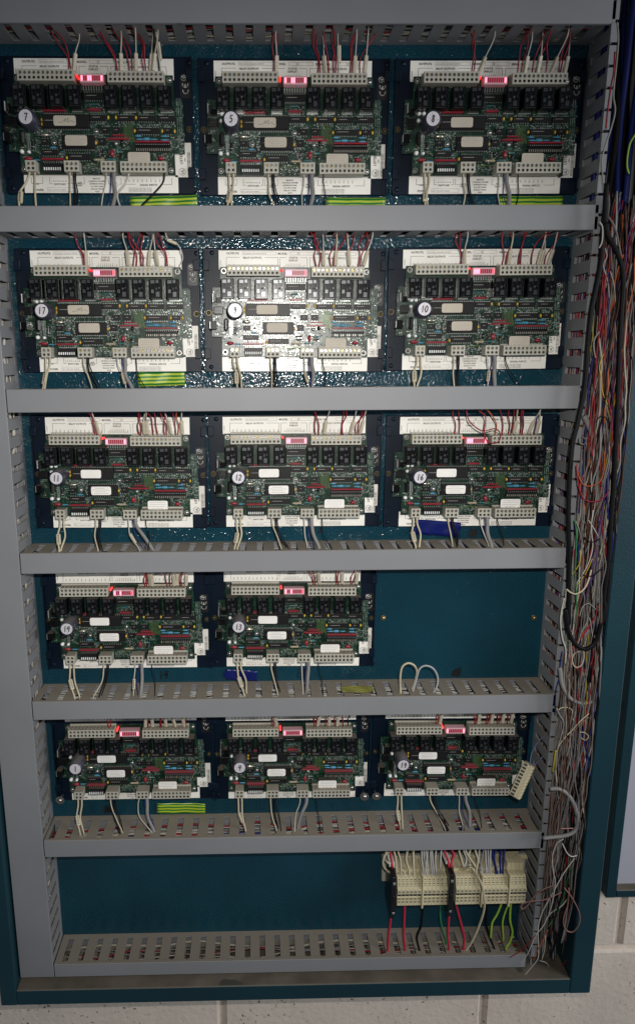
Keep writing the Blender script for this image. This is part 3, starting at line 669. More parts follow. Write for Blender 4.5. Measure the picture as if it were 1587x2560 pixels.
def disc(name, u, v, ru, rv, m, h=.005):
    Y = YP-h; x, z = L(u, v, Y); k = .000146; t = MB()
    n = 12; vs = []; fs = []
    for j, (q, y) in enumerate(((.5, YP-.0005), (1, YP-.0016), (1, Y+.0012), (.55, Y))):
        vs += [(x+ru*k*q*math.cos(2*math.pi*i/n), y, z+rv*k*q*math.sin(2*math.pi*i/n)) for i in range(n)]
    for j in range(3): fs += [[j*n+i, j*n+(i+1) % n, (j+1)*n+(i+1) % n, (j+1)*n+i] for i in range(n)]
    fs.append([3*n+i for i in range(n)]); t.add(vs, fs, m, True); addp(name, t)
for u, v in ((818, 527), (878, 527), (1032, 527), (1018, 625), (1230, 625), (1326, 625), (303, 580), (303, 548), (482, 828), (712, 716)): disc('yellow_capacitor', u, v, 9, 14, 'yellow', .0035)
disc('red_capacitor', 185, 838, 30, 14, 'red', .0055); disc('red_capacitor', 837, 795, 15, 28, 'red', .0065); disc('red_capacitor', 1213, 830, 25, 15, 'red', .006)
for u, v, r_ in ((147, 494, 14), (184, 492, 14), (145, 545, 14), (140, 787, 16), (194, 790, 12)): disc('small_capacitor', u, v, r_, r_, 'white', .006)
disc('transistor', 914, 713, 15, 15, 'blackplastic', .005); disc('transistor', 868, 720, 15, 15, 'silver', .004)
disc('crystal', 318, 661, 36, 14, 'crystal', .0045)
# parts at the left edge: heat-sunk regulator, choke, bridge
x0, x1, z0, z1 = LR(38, 430, 66, 505, -.026); addp('heat_sink', MB().box(x0, x0+.0012, YP, -.028, z0, z1, 'silver', c=.0003).box(x0+.0013, x1, YP, -.026, z0+.001, z1-.001, 'blackplastic', c=.0004).box(x1+.0004, x1+.006, YP, -.022, z0, z1-.004, 'relay'))
x0, x1, z0, z1 = LR(50, 535, 122, 600, -.024); t = MB().box(x0, x1, YP, -.0235, z0, z1, 'blackplastic', c=.0006)
for i in range(5): t.box(x0-.001, x1-.002, -.0236, -.0262, z0+.0008+i*.0017, z0+.0014+i*.0017, 'blackplastic')
addp('voltage_regulator', t)
x0, x1, z0, z1 = LR(22, 655, 72, 726, -.027); addp('fuse_holder', MB().box(x0, x1, YP, -.0268, z0, z1, 'relay', c=.0005).box(x0-.0008, x0-.0001, YP-.002, -.0265, z0+.001, z1-.001, 'silver'))
x0, x1, z0, z1 = LR(133, 632, 166, 738, -.023); addp('choke', MB().box(x0, x1, YP, -.023, z0, z1, 'blackplastic', c=.0018))
# big capacitor
cx, cz = L(222, 567, -.0402)
CAPM = MB().cyl(cx, cz, .0094, YP, -.0402, 'capbody', n=28, cap='bluecap', ch=.0012).mesh('main_capacitor')
PARTS.append(('main_capacitor', CAPM, (0, 0, 0), [('cap_top', 'CAP')], {}))
# sundry small soldered parts nobody could count
t = MB(); cols = ['silver']*6+['tan']*3+['chip']*3+['silk']*4+['tealr']+['hole']*2
for (a, b_, c, d_) in FREE:
    for k in range(int((c-a)*(d_-b_)/850)+2):
        u, v = r2.uniform(a, c), r2.uniform(b_, d_); x, z = L(u, v, YP); w_, h_ = r2.choice(((.0011, .0005), (.0005, .0011), (.0016, .0009), (.0007, .0007), (.0004, .0018)))
        t.box(x, x+w_, YP, YP-r2.uniform(.0004, .0018), z, z+h_, r2.choice(cols))
for i in range(22):
    for j in (0, 1): x, z = L(186+j*14, 652+i*6.5, YP); t.cyl(x, z, .0005, YP, YP-.0005, 'silver', n=6)
for i in range(14):
    x, z = L(1345+(i % 3)*15, 410+(i//3)*70, YP); t.box(x, x+.0004, YP, YP-.0012, z-.004, z+.004, 'silk')
addp('solder_joints_and_tiny_parts', t, props={'kind': 'stuff'})

BO = {(1, 1): (41, 198, 411, 201), (1, 2): (557, 205, 916, 206), (1, 3): (1059.5, 206, 1418, 205), (2, 1): (84, 688, 431, 688), (2, 2): (569, 686, 908, 689), (2, 3): (1040, 687, 1378.5, 683),
      (3, 1): (125, 1109, 449, 1112), (3, 2): (581, 1110, 898, 1108.5), (3, 3): (1030, 1109.5, 1353, 1108.5), (4, 1): (151, 1491, 461, 1490), (4, 2): (583, 1485, 885, 1486.7),
      (5, 1): (172, 1845.5, 470, 1842), (5, 2): (585, 1842, 876, 1840), (5, 3): (992.5, 1834, 1284, 1835.7)}
NUM = {(1, 1): '7', (1, 2): '5', (1, 3): '8', (2, 1): '17', (2, 2): '9', (2, 3): '10', (3, 1): '11', (3, 2): '12', (3, 3): '16', (4, 1): '14', (4, 2): '13', (5, 1): '1', (5, 2): '4', (5, 3): '19'}
LIT = {(1, 1): (0, 3, 4, 9), (1, 2): (0, 3, 4, 9), (1, 3): (0, 9), (2, 1): (0, 1, 2, 9), (2, 2): (0, 1, 2, 9), (2, 3): (0, 1, 2, 9), (3, 1): (0, 9), (3, 2): (0, 1, 9), (3, 3): (0, 1, 2, 9), (4, 1): (0, 3, 9), (4, 2): (0, 3, 9), (5, 1): (0, 9), (5, 2): (0, 9), (5, 3): (0, 9)}
RN = {1: 'top row', 2: 'second row', 3: 'third row', 4: 'fourth row', 5: 'bottom row'}; CN = {1: 'left', 2: 'middle', 3: 'right'}
def bname(k): return f'{RN[k[0]]} {CN[k[1]]} board' if k[0] != 4 else ('fourth row left board' if k[1] == 1 else 'fourth row right board')
HAND = {(1, 1): True, (2, 1): True, (1, 2): True, (5, 1): 2, (5, 2): 2, (5, 3): 2}
segmesh = {}
for i, (a, b_, c, d_) in enumerate(SEG):
    for st in ('on', 'mid', 'off'): segmesh[(i, st)] = MB().box(a, b_, -.0268, -.0275, c, d_, 'led_'+st).mesh('display_segment')
ORG = {}
for k, (a, b_, c, d_) in BO.items():
    p, q = inv(a, b_, -.030), inv(c, d_, -.030); w_ = .1585
    ox = (p[0]+q[0])/2-w_/2; oz = (p[1]+q[1])/2; rot = -(q[1]-p[1])/w_*0.5
    ORG[k] = (ox, oz)
    n = NUM[k]
    lab = f'green relay board at {CN[k[1]]} of the {RN[k[0]]}' if k[0] != 4 else ('green relay board at left of the fourth row' if k[1] == 1 else 'green relay board beside the empty panel space')
    if k not in ((1, 3), (5, 1), (5, 2)): lab += f', {n} handwritten on its capacitor'
    root = empty('circuit_board_unit', (ox, 0, oz), lab, 'circuit board', 'relay boards in rows inside the cabinet')
    root.rotation_euler = (0, rot, 0)
    for (nm, me, loc, subs, props) in PARTS:
        if nm == 'labelled_module' and k[0] < 3: me = OLDMOD
        o = bpy.data.objects.new(nm, me); C.objects.link(o); o.parent = root; o.location = loc if not (nm == 'approval_sticker' and k in ((1, 1), (1, 2), (1, 3), (2, 1), (5, 1), (5, 2), (5, 3))) else (0, 0, .0232)
        for pk, pv in props.items():
            if pk == 'kind': o['kind'] = pv
        if props.get('segments'):
            for i in range(10):
                st = 'off'
                if i in LIT[k]: st = 'on' if (i < 9) else ('on' if k[0] in (1, 3, 5) else 'mid')
                s = bpy.data.objects.new('display_segment', segmesh[(i, st)]); C.objects.link(s); s.parent = o
        for (sn, sme) in subs:
            if sme == 'S0': sme = S0[(HAND.get(k, False), int(k[0] < 3))]
            if sme == 'S1': sme = S1[int(k[0] < 3)]
            if sme == 'CAP':
                t = MB().cyl(cx, cz, .0074, -.0400, -.0405, 'alu', n=26)
                t.stroke([(cx-.0065, cz+.001), (cx+.0065, cz-.001)], .0003, -.04058, 'inkfaint'); t.stroke([(cx+.001, cz-.0065), (cx-.001, cz+.0065)], .0003, -.04060, 'inkfaint')
                digits(t, n, cx, cz, .0070, .0011, -.04068, 'marker'); sme = t.mesh('cap_top')
            s = bpy.data.objects.new(sn, sme); C.objects.link(s); s.parent = o

# ------------------------------------------------------------------ wires above each board: (terminal, kind, shift at the top in mm)
UP = {(1, 1): [(10.4, 'r', -18), (10.9, 'r', -15), (11.5, 's', 9), (13.1, 'r', -20), (13.6, 'r', -17), (14.3, 't', 2), (16.1, 'r', -17), (16.6, 'r', -13), (17.5, 's', 3), (19.2, 'r', -10), (19.7, 'r', -8), (20.6, 't', 6), (21.3, 't', 7), (22.6, 'k', -3), (23.0, 'u', -3)],
      (1, 2): [(10.6, 'r', 2), (11.0, 'r', 3), (11.4, 's', 0), (12.8, 'r', -6), (13.4, 'r', -6), (14.5, 's', -5), (15.3, 'r', -8), (16.4, 'r', -4), (16.8, 'r', -3), (17.5, 'u', -2), (19.9, 'r', 6), (20.3, 'r', 6), (21, 's', 0), (22.2, 'r', 18), (23.2, 's', 2)],
      (1, 3): [(10.2, 'r', -5), (10.6, 'r', -4), (11.6, 's', 14), (12.8, 'r', 7), (13.6, 'r', 3), (14.4, 's', 2), (16.1, 'r', 12), (16.7, 'r', 14), (17.2, 's', 2), (19.1, 'r', -3), (20.1, 's', 12), (22, 'r', 6), (22.5, 'r', 4), (23.4, 's', 2)],
      (2, 1): [(10.7, 'r', -10), (11, 'r', -8), (11.4, 's', 2), (13.4, 't', -1), (14.4, 'r', 14), (15.2, 'r', -8), (16.4, 'r', 4), (16.8, 'r', -14), (18, 's', 6), (20.2, 's', -4), (22, 'r', -12), (22.5, 'r', -9), (23.6, 'W', -4)],
      (2, 2): [(12.6, 'r', -10), (13.2, 'r', -6), (14.3, 's', -2), (16, 'r', 4), (16.5, 'r', 14), (17.1, 't', 0), (20.3, 's', -4), (20.0, 'r', 5), (22.4, 'r', 12), (22.9, 'r', 6), (23.6, 's', 9)],
      (2, 3): [(9.9, 'r', -6), (10.3, 'r', -9), (11, 's', -4), (12.2, 'r', -6), (13.6, 't', 1), (13.0, 'r', -1), (16, 'r', 0), (16.6, 'r', 3), (19.1, 'r', 14), (20.6, 's', 4), (21.2, 's', 5), (21.0, 'r', 9), (23.0, 's', 7), (22.2, 'r', 12)],
      (3, 1): [(10.4, 'r', -7), (10.9, 'r', -8), (11.4, 's', -6), (13.4, 'r', 0), (13.8, 'r', 2), (14.8, 't', 0), (15.5, 's', 0), (16.8, 'r', -14), (17.9, 'r', -5), (19.6, 'r', 3), (20.1, 'r', -8), (21.3, 's', -6), (22.4, 'r', -6), (22.9, 'o', 2), (24, 't', 0)],
      (3, 2): [(12.4, 'r', -6), (13.2, 'r', -8), (14.6, 's', 4), (18.8, 'r', 0), (19.2, 'r', 1), (21, 's', 8), (22.4, 'r', 9), (22.9, 'r', 5), (23.5, 's', 6)],
      (3, 3): [(10, 'r', -6), (11.2, 'r', -8), (12.4, 'o', -22), (14.2, 'r', -16), (15.8, 'r', -4), (16.3, 'r', -3), (17.1, 't', 0), (18.7, 'r', -2), (19.2, 'r', -1), (20.7, 's', 8), (22.0, 'v', 5), (22.6, 't', 3)],
      (4, 1): [(13.3, 'r', 2), (13.7, 'r', 1), (14.7, 's', -1), (15.2, 't', 0), (19, 'r', -7), (19.6, 'r', 0), (20.8, 't', 0), (21.5, 's', 2), (22.3, 'r', 2), (22.7, 'r', 3), (23.8, 't', 3)],
      (4, 2): [(12.8, 'r', -14), (13.2, 'r', -4), (14.3, 's', -4), (18.7, 'r', -12), (19.2, 'r', -4), (20.2, 's', -2), (22.4, 'r', 4), (22.8, 'r', 22), (23.8, 't', 1)],
      (5, 1): [(10, 'r', -2), (10.4, 'r', -3), (12, 's', 4), (12.7, 'r', -8), (14, 't', 0), (16, 'r', -6), (16.4, 'r', -4), (17.6, 's', -1), (20.1, 's', -6), (22.5, 't', -3), (23.0, 'r', 8)],
      (5, 2): [(9.8, 'r', -2), (10.2, 'r', 0), (11.1, 't', -4), (13.6, 'r', 5), (14, 'r', 6), (14.4, 't', 6), (16.6, 'r', 2), (17.6, 't', 0), (19.2, 'r', 0), (19.8, 't', 1), (21.4, 'r', -8), (22.8, 'k', 2)],
      (5, 3): [(10.2, 'r', 1), (10.6, 'r', 2), (11.3, 't', 2), (13, 'r', -12), (13.4, 'r', -2), (14.1, 's', -2), (16.1, 'r', 2), (16.5, 'r', 6), (17.6, 't', 0), (19.2, 'r', -6), (19.7, 'r', 8), (20.6, 't', 0), (21.8, 'r', -6), (22.9, 't', 0)]}
CK = {'r': 'red', 's': 'white', 't': 'clear', 'u': 'white', 'W': 'white', 'k': 'black', 'o': 'orange', 'v': 'violet'}
CKN = {'r': 'red', 's': 'white', 't': 'beige', 'u': 'white', 'W': 'white', 'k': 'black', 'o': 'orange', 'v': 'violet'}
pU = [TI[0][0], TI[1][0]]
for k, lst in UP.items():
    ox, oz = ORG[k]; zd = DU[k[0]-1][2]; q = random.Random(k[0]*10+k[1])
    items = sorted(lst, key=lambda e: e[0]); cnt = {}; tot = {}
    for e in items: tot[CKN[e[1]]] = tot.get(CKN[e[1]], 0)+1
    pairs = []; skip = set()
    for a_, b_ in zip(range(len(items)-1), range(1, len(items))):
        if a_ not in skip and items[a_][1] == 'r' and items[b_][1] == 'r' and items[b_][0]-items[a_][0] <= .62: pairs.append(a_); skip.add(a_); skip.add(b_)
    npair = 0; tot['red'] = tot.get('red', 0)-2*len(pairs)
    for idx, (tn, kd, dx) in enumerate(items):
        base = pU[0] if tn < 12 else pU[1]; ti = tn if tn < 12 else tn-12
        x = ox+base[0]+(ti+.5)*.005; z = oz+.0114; dx *= .001; top = zd+.010; hgt = top-z
        ya, yb_ = -.0235+q.uniform(-.001, .001), -.030+q.uniform(-.012, .008)
        j = lambda s: q.uniform(-s, s)
        c = CK[kd]; nmc = CKN[kd]
        if idx not in skip: cnt[nmc] = cnt.get(nmc, 0)+1
        if kd == 'r' or kd in 'kov':
            amp = .0055 if (k[0] == 2 or abs(dx) > .008) else .0032
            pts = [(x, ya, z-.001), (x+dx*.08+j(amp*.4), ya-.003, z+hgt*.28), (x+dx*.45+j(amp), ya-.005+j(.002), z+hgt*.58), (x+dx*.9+j(amp*.4), yb_, z+hgt*.86), (x+dx, yb_+.002, top)]
        elif kd == 'W':
            pts = [(x+.006, ya, z-.004), (x+.013, ya-.006, z+.008), (x+.008, ya-.010, z+.022), (x-.002, ya-.010, z+.026), (x-.008, yb_, top)]
        else:
            sl = min(.017, hgt*.62); pts = [(x, ya, z-.001), (x+dx*.25, ya-.003, z+sl*.5), (x+dx*.5, ya-.005, z+sl), (x+dx*.85+j(.002), yb_, z+(hgt+sl)*.5), (x+dx, yb_+.002, top)]
        if idx in skip:
            if idx in pairs: first_pts = pts
            else:
                npair += 1; mb = MB().tube(first_pts, .00075, 'w_red', n=5, smooth_steps=5).tube(pts, .00075, 'w_red', n=5, smooth_steps=5)
                o_ = ORD[npair-1]+' ' if len(pairs) > 1 else 'only '
                tag(mb.build('wire_pair'), f'{o_}pair of red wires' + (' from left' if len(pairs) > 1 else '') + f' rising above the {bname(k)}', 'wire pair', 'red wire pairs rising above the boards')
            continue
        o_ = ORD[cnt[nmc]-1]+' ' if tot[nmc] > 1 else 'only '
        lab = f'{o_}{nmc} wire' + (' from left' if tot[nmc] > 1 else '') + f' rising above the {bname(k)}'
        w_ = wire(pts, .00075 if kd != 't' else .0009, c, lab, 'wires rising into the ducts above the boards', n=5, steps=5)
        if kd in 'stuW':
            a = Vector(pts[0] if kd != 'W' else pts[2]); b2 = Vector(pts[2] if kd != 'W' else pts[3])
            if kd == 'u': a += Vector((0, -.002, .010)); b2 += Vector((0, -.002, .010))
            d_ = (b2-a); ln = max(min(d_.length, .017), .012); R = Matrix.Translation(a+d_.normalized()*.001) @ d_.to_track_quat('Z', 'Y').to_matrix().to_4x4()
            sb = MB().box(-.0021, .0021, -.0016, .0016, 0, ln, 'sleeve', c=.0007, R=R)
            nn = int(ln/.0015)
            for i in range(nn-3):
                s0 = .0024+i*.0015; w2 = .0004+.0004*((i*7) % 3)
                for sy in (-.00165, .00165): sb.box(-w2, w2, sy-.00006, sy+.00006, s0, s0+.0006, 'inkfaint', R=R)
            so = sb.build('marker_sleeve'); so.parent = w_

pxwire([(787+x/1.89, 1000+y/1.89) for x, y in ((775, 50), (806, 80), (800, 150), (815, 195), (860, 200), (878, 165), (850, 135), (790, 145), (730, 100), (715, 45))], -.042, -.036, .0007, 'red', 'red wire loop crossing itself over the third row right board', n=6)

# ------------------------------------------------------------------ wires below each board
# per board: shifts (mm) at the duct for power pair, lan pair, port group, signal wire
DN = {(1, 1): ((-10, 2), (2, 1), (-4, -2), None), (1, 2): ((-3, -4), (9, 11), (-2, -3), 0), (1, 3): ((-3, -5), (-4, 5), (0, 0), -3), (2, 1): ((-3, -6), (13, 16), (14, 12), 14), (2, 2): ((4, 5), (2, 0), (5, 0), 3), (2, 3): ((-6, -8), (-2, -4), (-3, -2), 16),
      (3, 1): ((1, -3), (4, 2), (16, 24), 4), (3, 2): ((-3, -5), (12, 14), (4, 10), 12), (3, 3): ((1, 2), (5, 4), (10, 3), 7), (4, 1): ((9, 9), (-14, -12), (-2, -2), 6), (4, 2): ((11, 9), (9, 5), (2, -4), 5),
      (5, 1): ((4, 4), (18, 10), (22, 11), None), (5, 2): ((10, 6), (8, 7), (-10, -14), 5), (5, 3): ((2, 0), (22, 20), (5, 6), 6)}
for k, (pw, ln_, pt, sg) in DN.items():
    ox, oz = ORG[k]; zt = DU[k[0]][1]; q = random.Random(k[0]*17+k[1]); B_ = []
    def tp(i, j): p, n = TI[i]; return ox+p[0]+(j+.5)*.005, oz+p[1]
    x, z = tp(2, 0); B_.append(('cream', .0012, x, z, pw[0], 1)); x, z = tp(2, 1); B_.append(('cream', .0012, x, z, pw[1], 0))
    x, z = tp(3, 0.3); B_.append(('cream', .0009, x, z, ln_[0], 0)); x, z = tp(3, 1.2); B_.append(('black', .0009, x, z, ln_[1], 0)); x, z = tp(3, 1.6); B_.append(('black', .0007, x, z, ln_[1]+1.5, 0))
    x, z = tp(4, 0.2); B_.append(('white', .0007, x, z, pt[0], 2 if k in ((2, 1), (2, 2), (3, 1), (4, 1), (2, 3)) else 0)); x, z = tp(4, 1.3); B_.append(('blue', .0006, x, z, pt[0]*.6+pt[1]*.4, 0)); x, z = tp(4, 2.0); B_.append(('grey', .0023, x, z, pt[1], 0))
    if sg is not None: x, z = tp(5, 0.3); B_.append(('black', .0006, x, z, sg, 0))
    if k == (1, 1): x, z = tp(5, 1.2); B_.append(('white', .0010, x, z, -7, 0)); x, z = tp(5, 9); B_.append(('black', .0010, x, z, -32, 0))
    cnt = {}; tot = {}
    for e in B_: tot[e[0]] = tot.get(e[0], 0)+1
    for (c, r_, x, z, dx, sl) in B_:
        dx *= .001; dz = z-zt; ye = -.034-q.uniform(0, .009); ys_ = -.0245; j = lambda s: q.uniform(-s, s)
        bow = {(1, 1): -.010 if (c == 'cream' and sl == 1) or (c == 'white' and dx < -.006) else 0}.get(k, 0)
        if k == (5, 1) and c in ('white',): bow = -.010
        pts = [(x, ys_, z+.002), (x+dx*.04+bow*.4, ys_-.003, z-dz*.25), (x+dx*.35+bow+j(.0032), ys_-.008, z-dz*.6), (x+dx*.85+bow*.3+j(.001), ye, z-dz*.95-.002), (x+dx, ye-.001, zt-.012)]
        cnt[c] = cnt.get(c, 0)+1
        nmc = {'grey': 'thick grey'}.get(c, c)
        lab = (f'{ORD[cnt[c]-1]} {nmc} wire from left' if tot[c] > 1 else f'{nmc} wire')+f' hanging below the {bname(k)}'
        w_ = wire(pts, r_, c, lab, 'wires dropping into the ducts below the boards', n=7, steps=6)
        if sl:
            a = Vector(pts[2])*.75+Vector(pts[1])*.25; d_ = (Vector(pts[3])-a); R = Matrix.Translation(a) @ d_.to_track_quat('Z', 'Y').to_matrix().to_4x4(); hw = .0027 if sl == 1 else .0019
            sb = MB().box(-hw, hw, -.0018, .0018, 0, .014, 'sleeve', c=.0009, R=R)
            for i in range(5): sb.box(-.0008, .0008, -.0020, -.0017, .002+i*.0021, .003+i*.0021, 'ink', R=R); sb.box(-.0008, .0008, .0017, .0020, .002+i*.0021, .003+i*.0021, 'ink', R=R)
            so = sb.build('marker_sleeve'); so.parent = w_

# two looped wires in the empty bay
def Z7(pts): return [(787+x/1.89, 1400+y/1.89) for x, y in pts]
pxwire(Z7([(405, 640), (403, 560), (412, 508), (440, 488), (470, 500), (482, 530), (472, 575), (458, 615)]), -.042, -.040, .0014, 'cream', 'cream wire looping up out of the duct below the empty panel space')
pxwire(Z7([(462, 625), (480, 560), (495, 515), (525, 500), (560, 515), (580, 555), (575, 600), (555, 635)]), -.046, -.040, .0012, 'lightgrey', 'grey wire loop crossing the cream loop below the empty panel space')
# screws and bolts on the panel
for (u, v, s) in ((959, 1546.6, 'left'), (1337, 1546.6, 'right')):
    p = inv(u, v, -.004); o = MB().cyl(0, 0, .0035, 0, -.0012, 'brass').dome(0, 0, .0026, -.0012, .0024, 'brass').build('panel_screw', loc=(p[0], -.0002, p[1]))
    tag(o, f'{s} brass screw sticking out of the empty panel space', 'screw', 'screws on the empty panel space')
for (u, v, s) in ((911, 1992.6, 'steel bolt at the lower right corner of the bottom row middle board'), (941, 1992, 'steel bolt at the lower left corner of the bottom row right board'), (150, 2002, 'steel bolt at the lower left corner of the bottom row left board')):
    p = inv(u, v, -.012); o = MB().cyl(0, 0, .0030, 0, -.006, 'steel').cyl(0, 0, .0062, -.0061, -.0072, 'steel', n=20).dome(0, 0, .0034, -.0072, .0028, 'steel').build('bolt', loc=(p[0], -.0048, p[1]))
    tag(o, s, 'bolt', 'bolts of the bottom row')

# ------------------------------------------------------------------ tape
def tape(u0, v0, u1, v1, Y, m, label, cat='tape', dy=0.0, skew=0.0, ragged=0.0):
    a = P3(u0, v0, Y); b2 = P3(u1, v0+skew, Y); c = P3(u0, v1, Y); w_ = (b2-a).length; h_ = (a-c).length
    nx, nz = 16, 5; vs = []; fs = []; q = random.Random(int(u0)); rl = [q.uniform(-1, 1)*ragged for _ in range(nz+1)]; rr_ = [q.uniform(-1, 1)*ragged for _ in range(nz+1)]
    for lay in (0, .0003):
        for j in range(nz+1):
            for i in range(nx+1):
                fx = i/nx; y = h_*(1-j/nz)-h_
                xx = w_*fx+(rl[j]*(1-fx)+rr_[j]*fx)
                vs.append((xx, y, lay+.0006+.0005*math.sin(i*.9+j*.6)+.0006*math.sin(i*.37+1)))
    n1 = (nx+1)*(nz+1)
    for lay in (0, n1): fs += [[lay+j*(nx+1)+i, lay+j*(nx+1)+i+1, lay+(j+1)*(nx+1)+i+1, lay+(j+1)*(nx+1)+i] for j in range(nz) for i in range(nx)]
    edge = [i for i in range(nx+1)]+[j*(nx+1)+nx for j in range(1, nz+1)]+[nz*(nx+1)+i for i in range(nx-1, -1, -1)]+[j*(nx+1) for j in range(nz-1, 0, -1)]
    fs += [[edge[i], edge[(i+1) % len(edge)], n1+edge[(i+1) % len(edge)], n1+edge[i]] for i in range(len(edge))]
    o = MB().add(vs, fs, m, True).build('tape_strip', loc=a); ang = math.atan2(b2.z-a.z, b2.x-a.x)
    o.rotation_euler = (math.pi/2, 0, 0); o.rotation_euler.rotate_axis('Z', ang)
    return tag(o, label, cat)
def z1(x, y): return (x/1.89, y/1.89)
tape(326, 492, 492, 530, -.001, 'ygtape', 'green and yellow striped tape below the top row left board', skew=-5)
tape(816, 494, 963, 530, -.001, 'ygtape', 'green and yellow striped tape below the top row middle board')
tape(1248, 490, 1406, 530, -.001, 'ygtape', 'green and yellow striped tape below the top row right board')
tape(344, 930, 461, 966, -.001, 'ygtape', 'green and yellow striped tape below the second row left board', skew=-4)
tape(393, 2008, 513, 2034, -.001, 'ygtape', 'green and yellow striped tape below the bottom row left board', skew=1)
tape(1036, 1297, 1153, 1334, -.0056, 'bluetape', 'blue tape stuck below the third row right board', ragged=.0015, skew=9)
tape(563, 1672, 643, 1698, -.001, 'bluetape', 'blue tape stuck below the board beside the empty panel space', ragged=.002, skew=5)
# faded piece lying on the fourth duct
a = inv(849, 1706, -.012); a2 = inv(925, 1702, -.012)
o = MB()
vs = []; fs = []
for j in range(5):
    for i in range(13): vs.append((i/12*.042, j/4*.019+.0008*math.sin(i*.8), .0008+.0007*math.sin(i*.7+j)))
fs = [[j*13+i, j*13+i+1, (j+1)*13+i+1, (j+1)*13+i] for j in range(4) for i in range(12)]
vs2 = [(x, y, z-.0004) for x, y, z in vs]; fs2 = [[65+i for i in f] for f in fs]
o.add(vs+vs2, fs+fs2, 'fadetape', True); o = o.build('tape_strip', loc=(a[0], -.041, DU[4][1]-.0006)); tag(o, 'faded yellow striped tape lying on the dusty duct below the fourth row', 'tape')

# ------------------------------------------------------------------ unplugged connector hanging at the right of the bottom row
pa, pb = P3(1289, 1994, -.052), P3(1327, 1910, -.046)
d_ = (pb-pa); R = Matrix.Translation(pa) @ Matrix.Rotation(0, 4, 'X')
xax = d_.normalized(); yax = Vector((-.75, -1, .2)).normalized(); yax = (yax-xax*yax.dot(xax)).normalized(); zax = xax.cross(yax)
con = MB(); R = Matrix((xax, -yax, -zax)).transposed().to_4x4() if False else Matrix((xax, yax, zax)).transposed().to_4x4(); R.translation = pa+d_*0.02
ln = d_.length*0.96; n = 10; pp = ln/n
con.box(0, ln, -.0062, .0062, -.0085, .0055, 'cream', c=.0006, R=R)
for i in range(n):
    con.box(i*pp+.0010, (i+1)*pp-.0010, .0059, .0066, -.0072, -.0022, 'hole', R=R); con.box(i*pp+.002, (i+1)*pp-.002, .0059, .0067, .0005, .0030, 'terminal', R=R)
    con.box(i*pp+.001, (i+1)*pp-.001, -.0045, .0045, .0055, .0062, 'cream', R=R)
    con.box(i*pp+.0016, (i+1)*pp-.0022, -.002, .0005, .0060, .0064, 'inkfaint', R=R)
    con.box(i*pp-.0002, i*pp+.0002, -.0064, .0065, -.0088, .0058, 'terminal', R=R)
o = con.build('unplugged_connector'); tag(o, 'loose cream screw terminal connector hanging tilted at the right end of the bottom row', 'connector')
pxwire([(1324, 1915), (1330, 1880), (1350, 1850), (1368, 1838)], -.052, -.03, .0006, 'bluegrey', 'left thin blue wire holding up the loose connector')
pxwire([(1332, 1918), (1345, 1905), (1360, 1890), (1370, 1878)], -.052, -.03, .0006, 'bluegrey', 'right thin blue wire curving down into the loose connector')

# ------------------------------------------------------------------ rail of terminal blocks at the lower right
def Z8(x, y): return (930+x/3.6, 2100+y/3.6)
YT = -.048
fx0, fzt = inv(*Z8(228, 362), YT); fx1, fzb = inv(*Z8(1385, 575), YT); fzt = (fzt+inv(*Z8(1210, 345), YT)[1])/2; fzb = (fzb+inv(*Z8(228, 592), YT)[1])/2
tb = empty('terminal_block_rail', (fx0, 0, fzb), 'row of cream terminal blocks on a rail under the lowest boards, right side', 'terminal blocks')
FH = fzt-fzb
rb = MB(); ra = inv(*Z8(90, 300), -.008); rz = inv(*Z8(1400, 230), -.008)
rb.box(ra[0], rz[0], -.0002, -.0075, fzb+.006, fzt+.006, 'terminal', c=.0006); rb.box(ra[0]+.004, rz[0]-.002, -.0076, -.0095, fzt-.001, fzt+.0045, 'cream', c=.0004)
rb.box(ra[0]+.006, fx0-.003, -.0076, -.030, fzb+.008, fzt-.002, 'terminal', c=.0008); part(rb, 'mounting_rail', tb)
def tblock(w_, hi):
    t = MB(); c = 'cream'; e = .00012
    prof = [(-.0096, 0), (YT, 0), (YT, FH*.30), (YT+.0016, FH*.34), (YT+.0016, FH*.42), (YT-.0012, FH*.46), (YT-.0012, FH*.62), (YT+.0010, FH*.66), (YT+.0055, FH*.98), (YT+.0085, FH), (YT+.016, FH), (YT+.016, FH+.004+hi), (YT+.024, FH+.005+hi), (-.0096, FH+.005+hi)]
    k = len(prof); vs = [(e, y, z) for y, z in prof]+[(w_-e, y, z) for y, z in prof]
    t.add(vs, [list(range(k)), list(range(k, 2*k))[::-1]]+[[i, (i+1) % k, k+(i+1) % k, k+i] for i in range(k)], c)
    xc = w_/2
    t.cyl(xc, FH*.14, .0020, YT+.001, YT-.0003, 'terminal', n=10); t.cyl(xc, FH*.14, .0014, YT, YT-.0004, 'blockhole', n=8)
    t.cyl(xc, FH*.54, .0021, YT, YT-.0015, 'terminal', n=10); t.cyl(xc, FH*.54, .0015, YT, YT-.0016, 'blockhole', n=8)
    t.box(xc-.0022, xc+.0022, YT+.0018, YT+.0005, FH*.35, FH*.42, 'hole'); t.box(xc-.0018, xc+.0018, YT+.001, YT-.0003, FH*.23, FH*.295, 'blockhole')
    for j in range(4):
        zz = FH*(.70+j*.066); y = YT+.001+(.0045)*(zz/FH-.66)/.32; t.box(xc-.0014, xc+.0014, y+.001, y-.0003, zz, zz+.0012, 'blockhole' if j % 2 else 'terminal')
    return t
bm_ = tblock(.00585, 0).mesh('terminal_block'); bm2 = tblock(.00585, .007).mesh('terminal_block')
x = fx0; pitch = .0060
def xz(u): return inv(*Z8(u, 470), YT)[0]
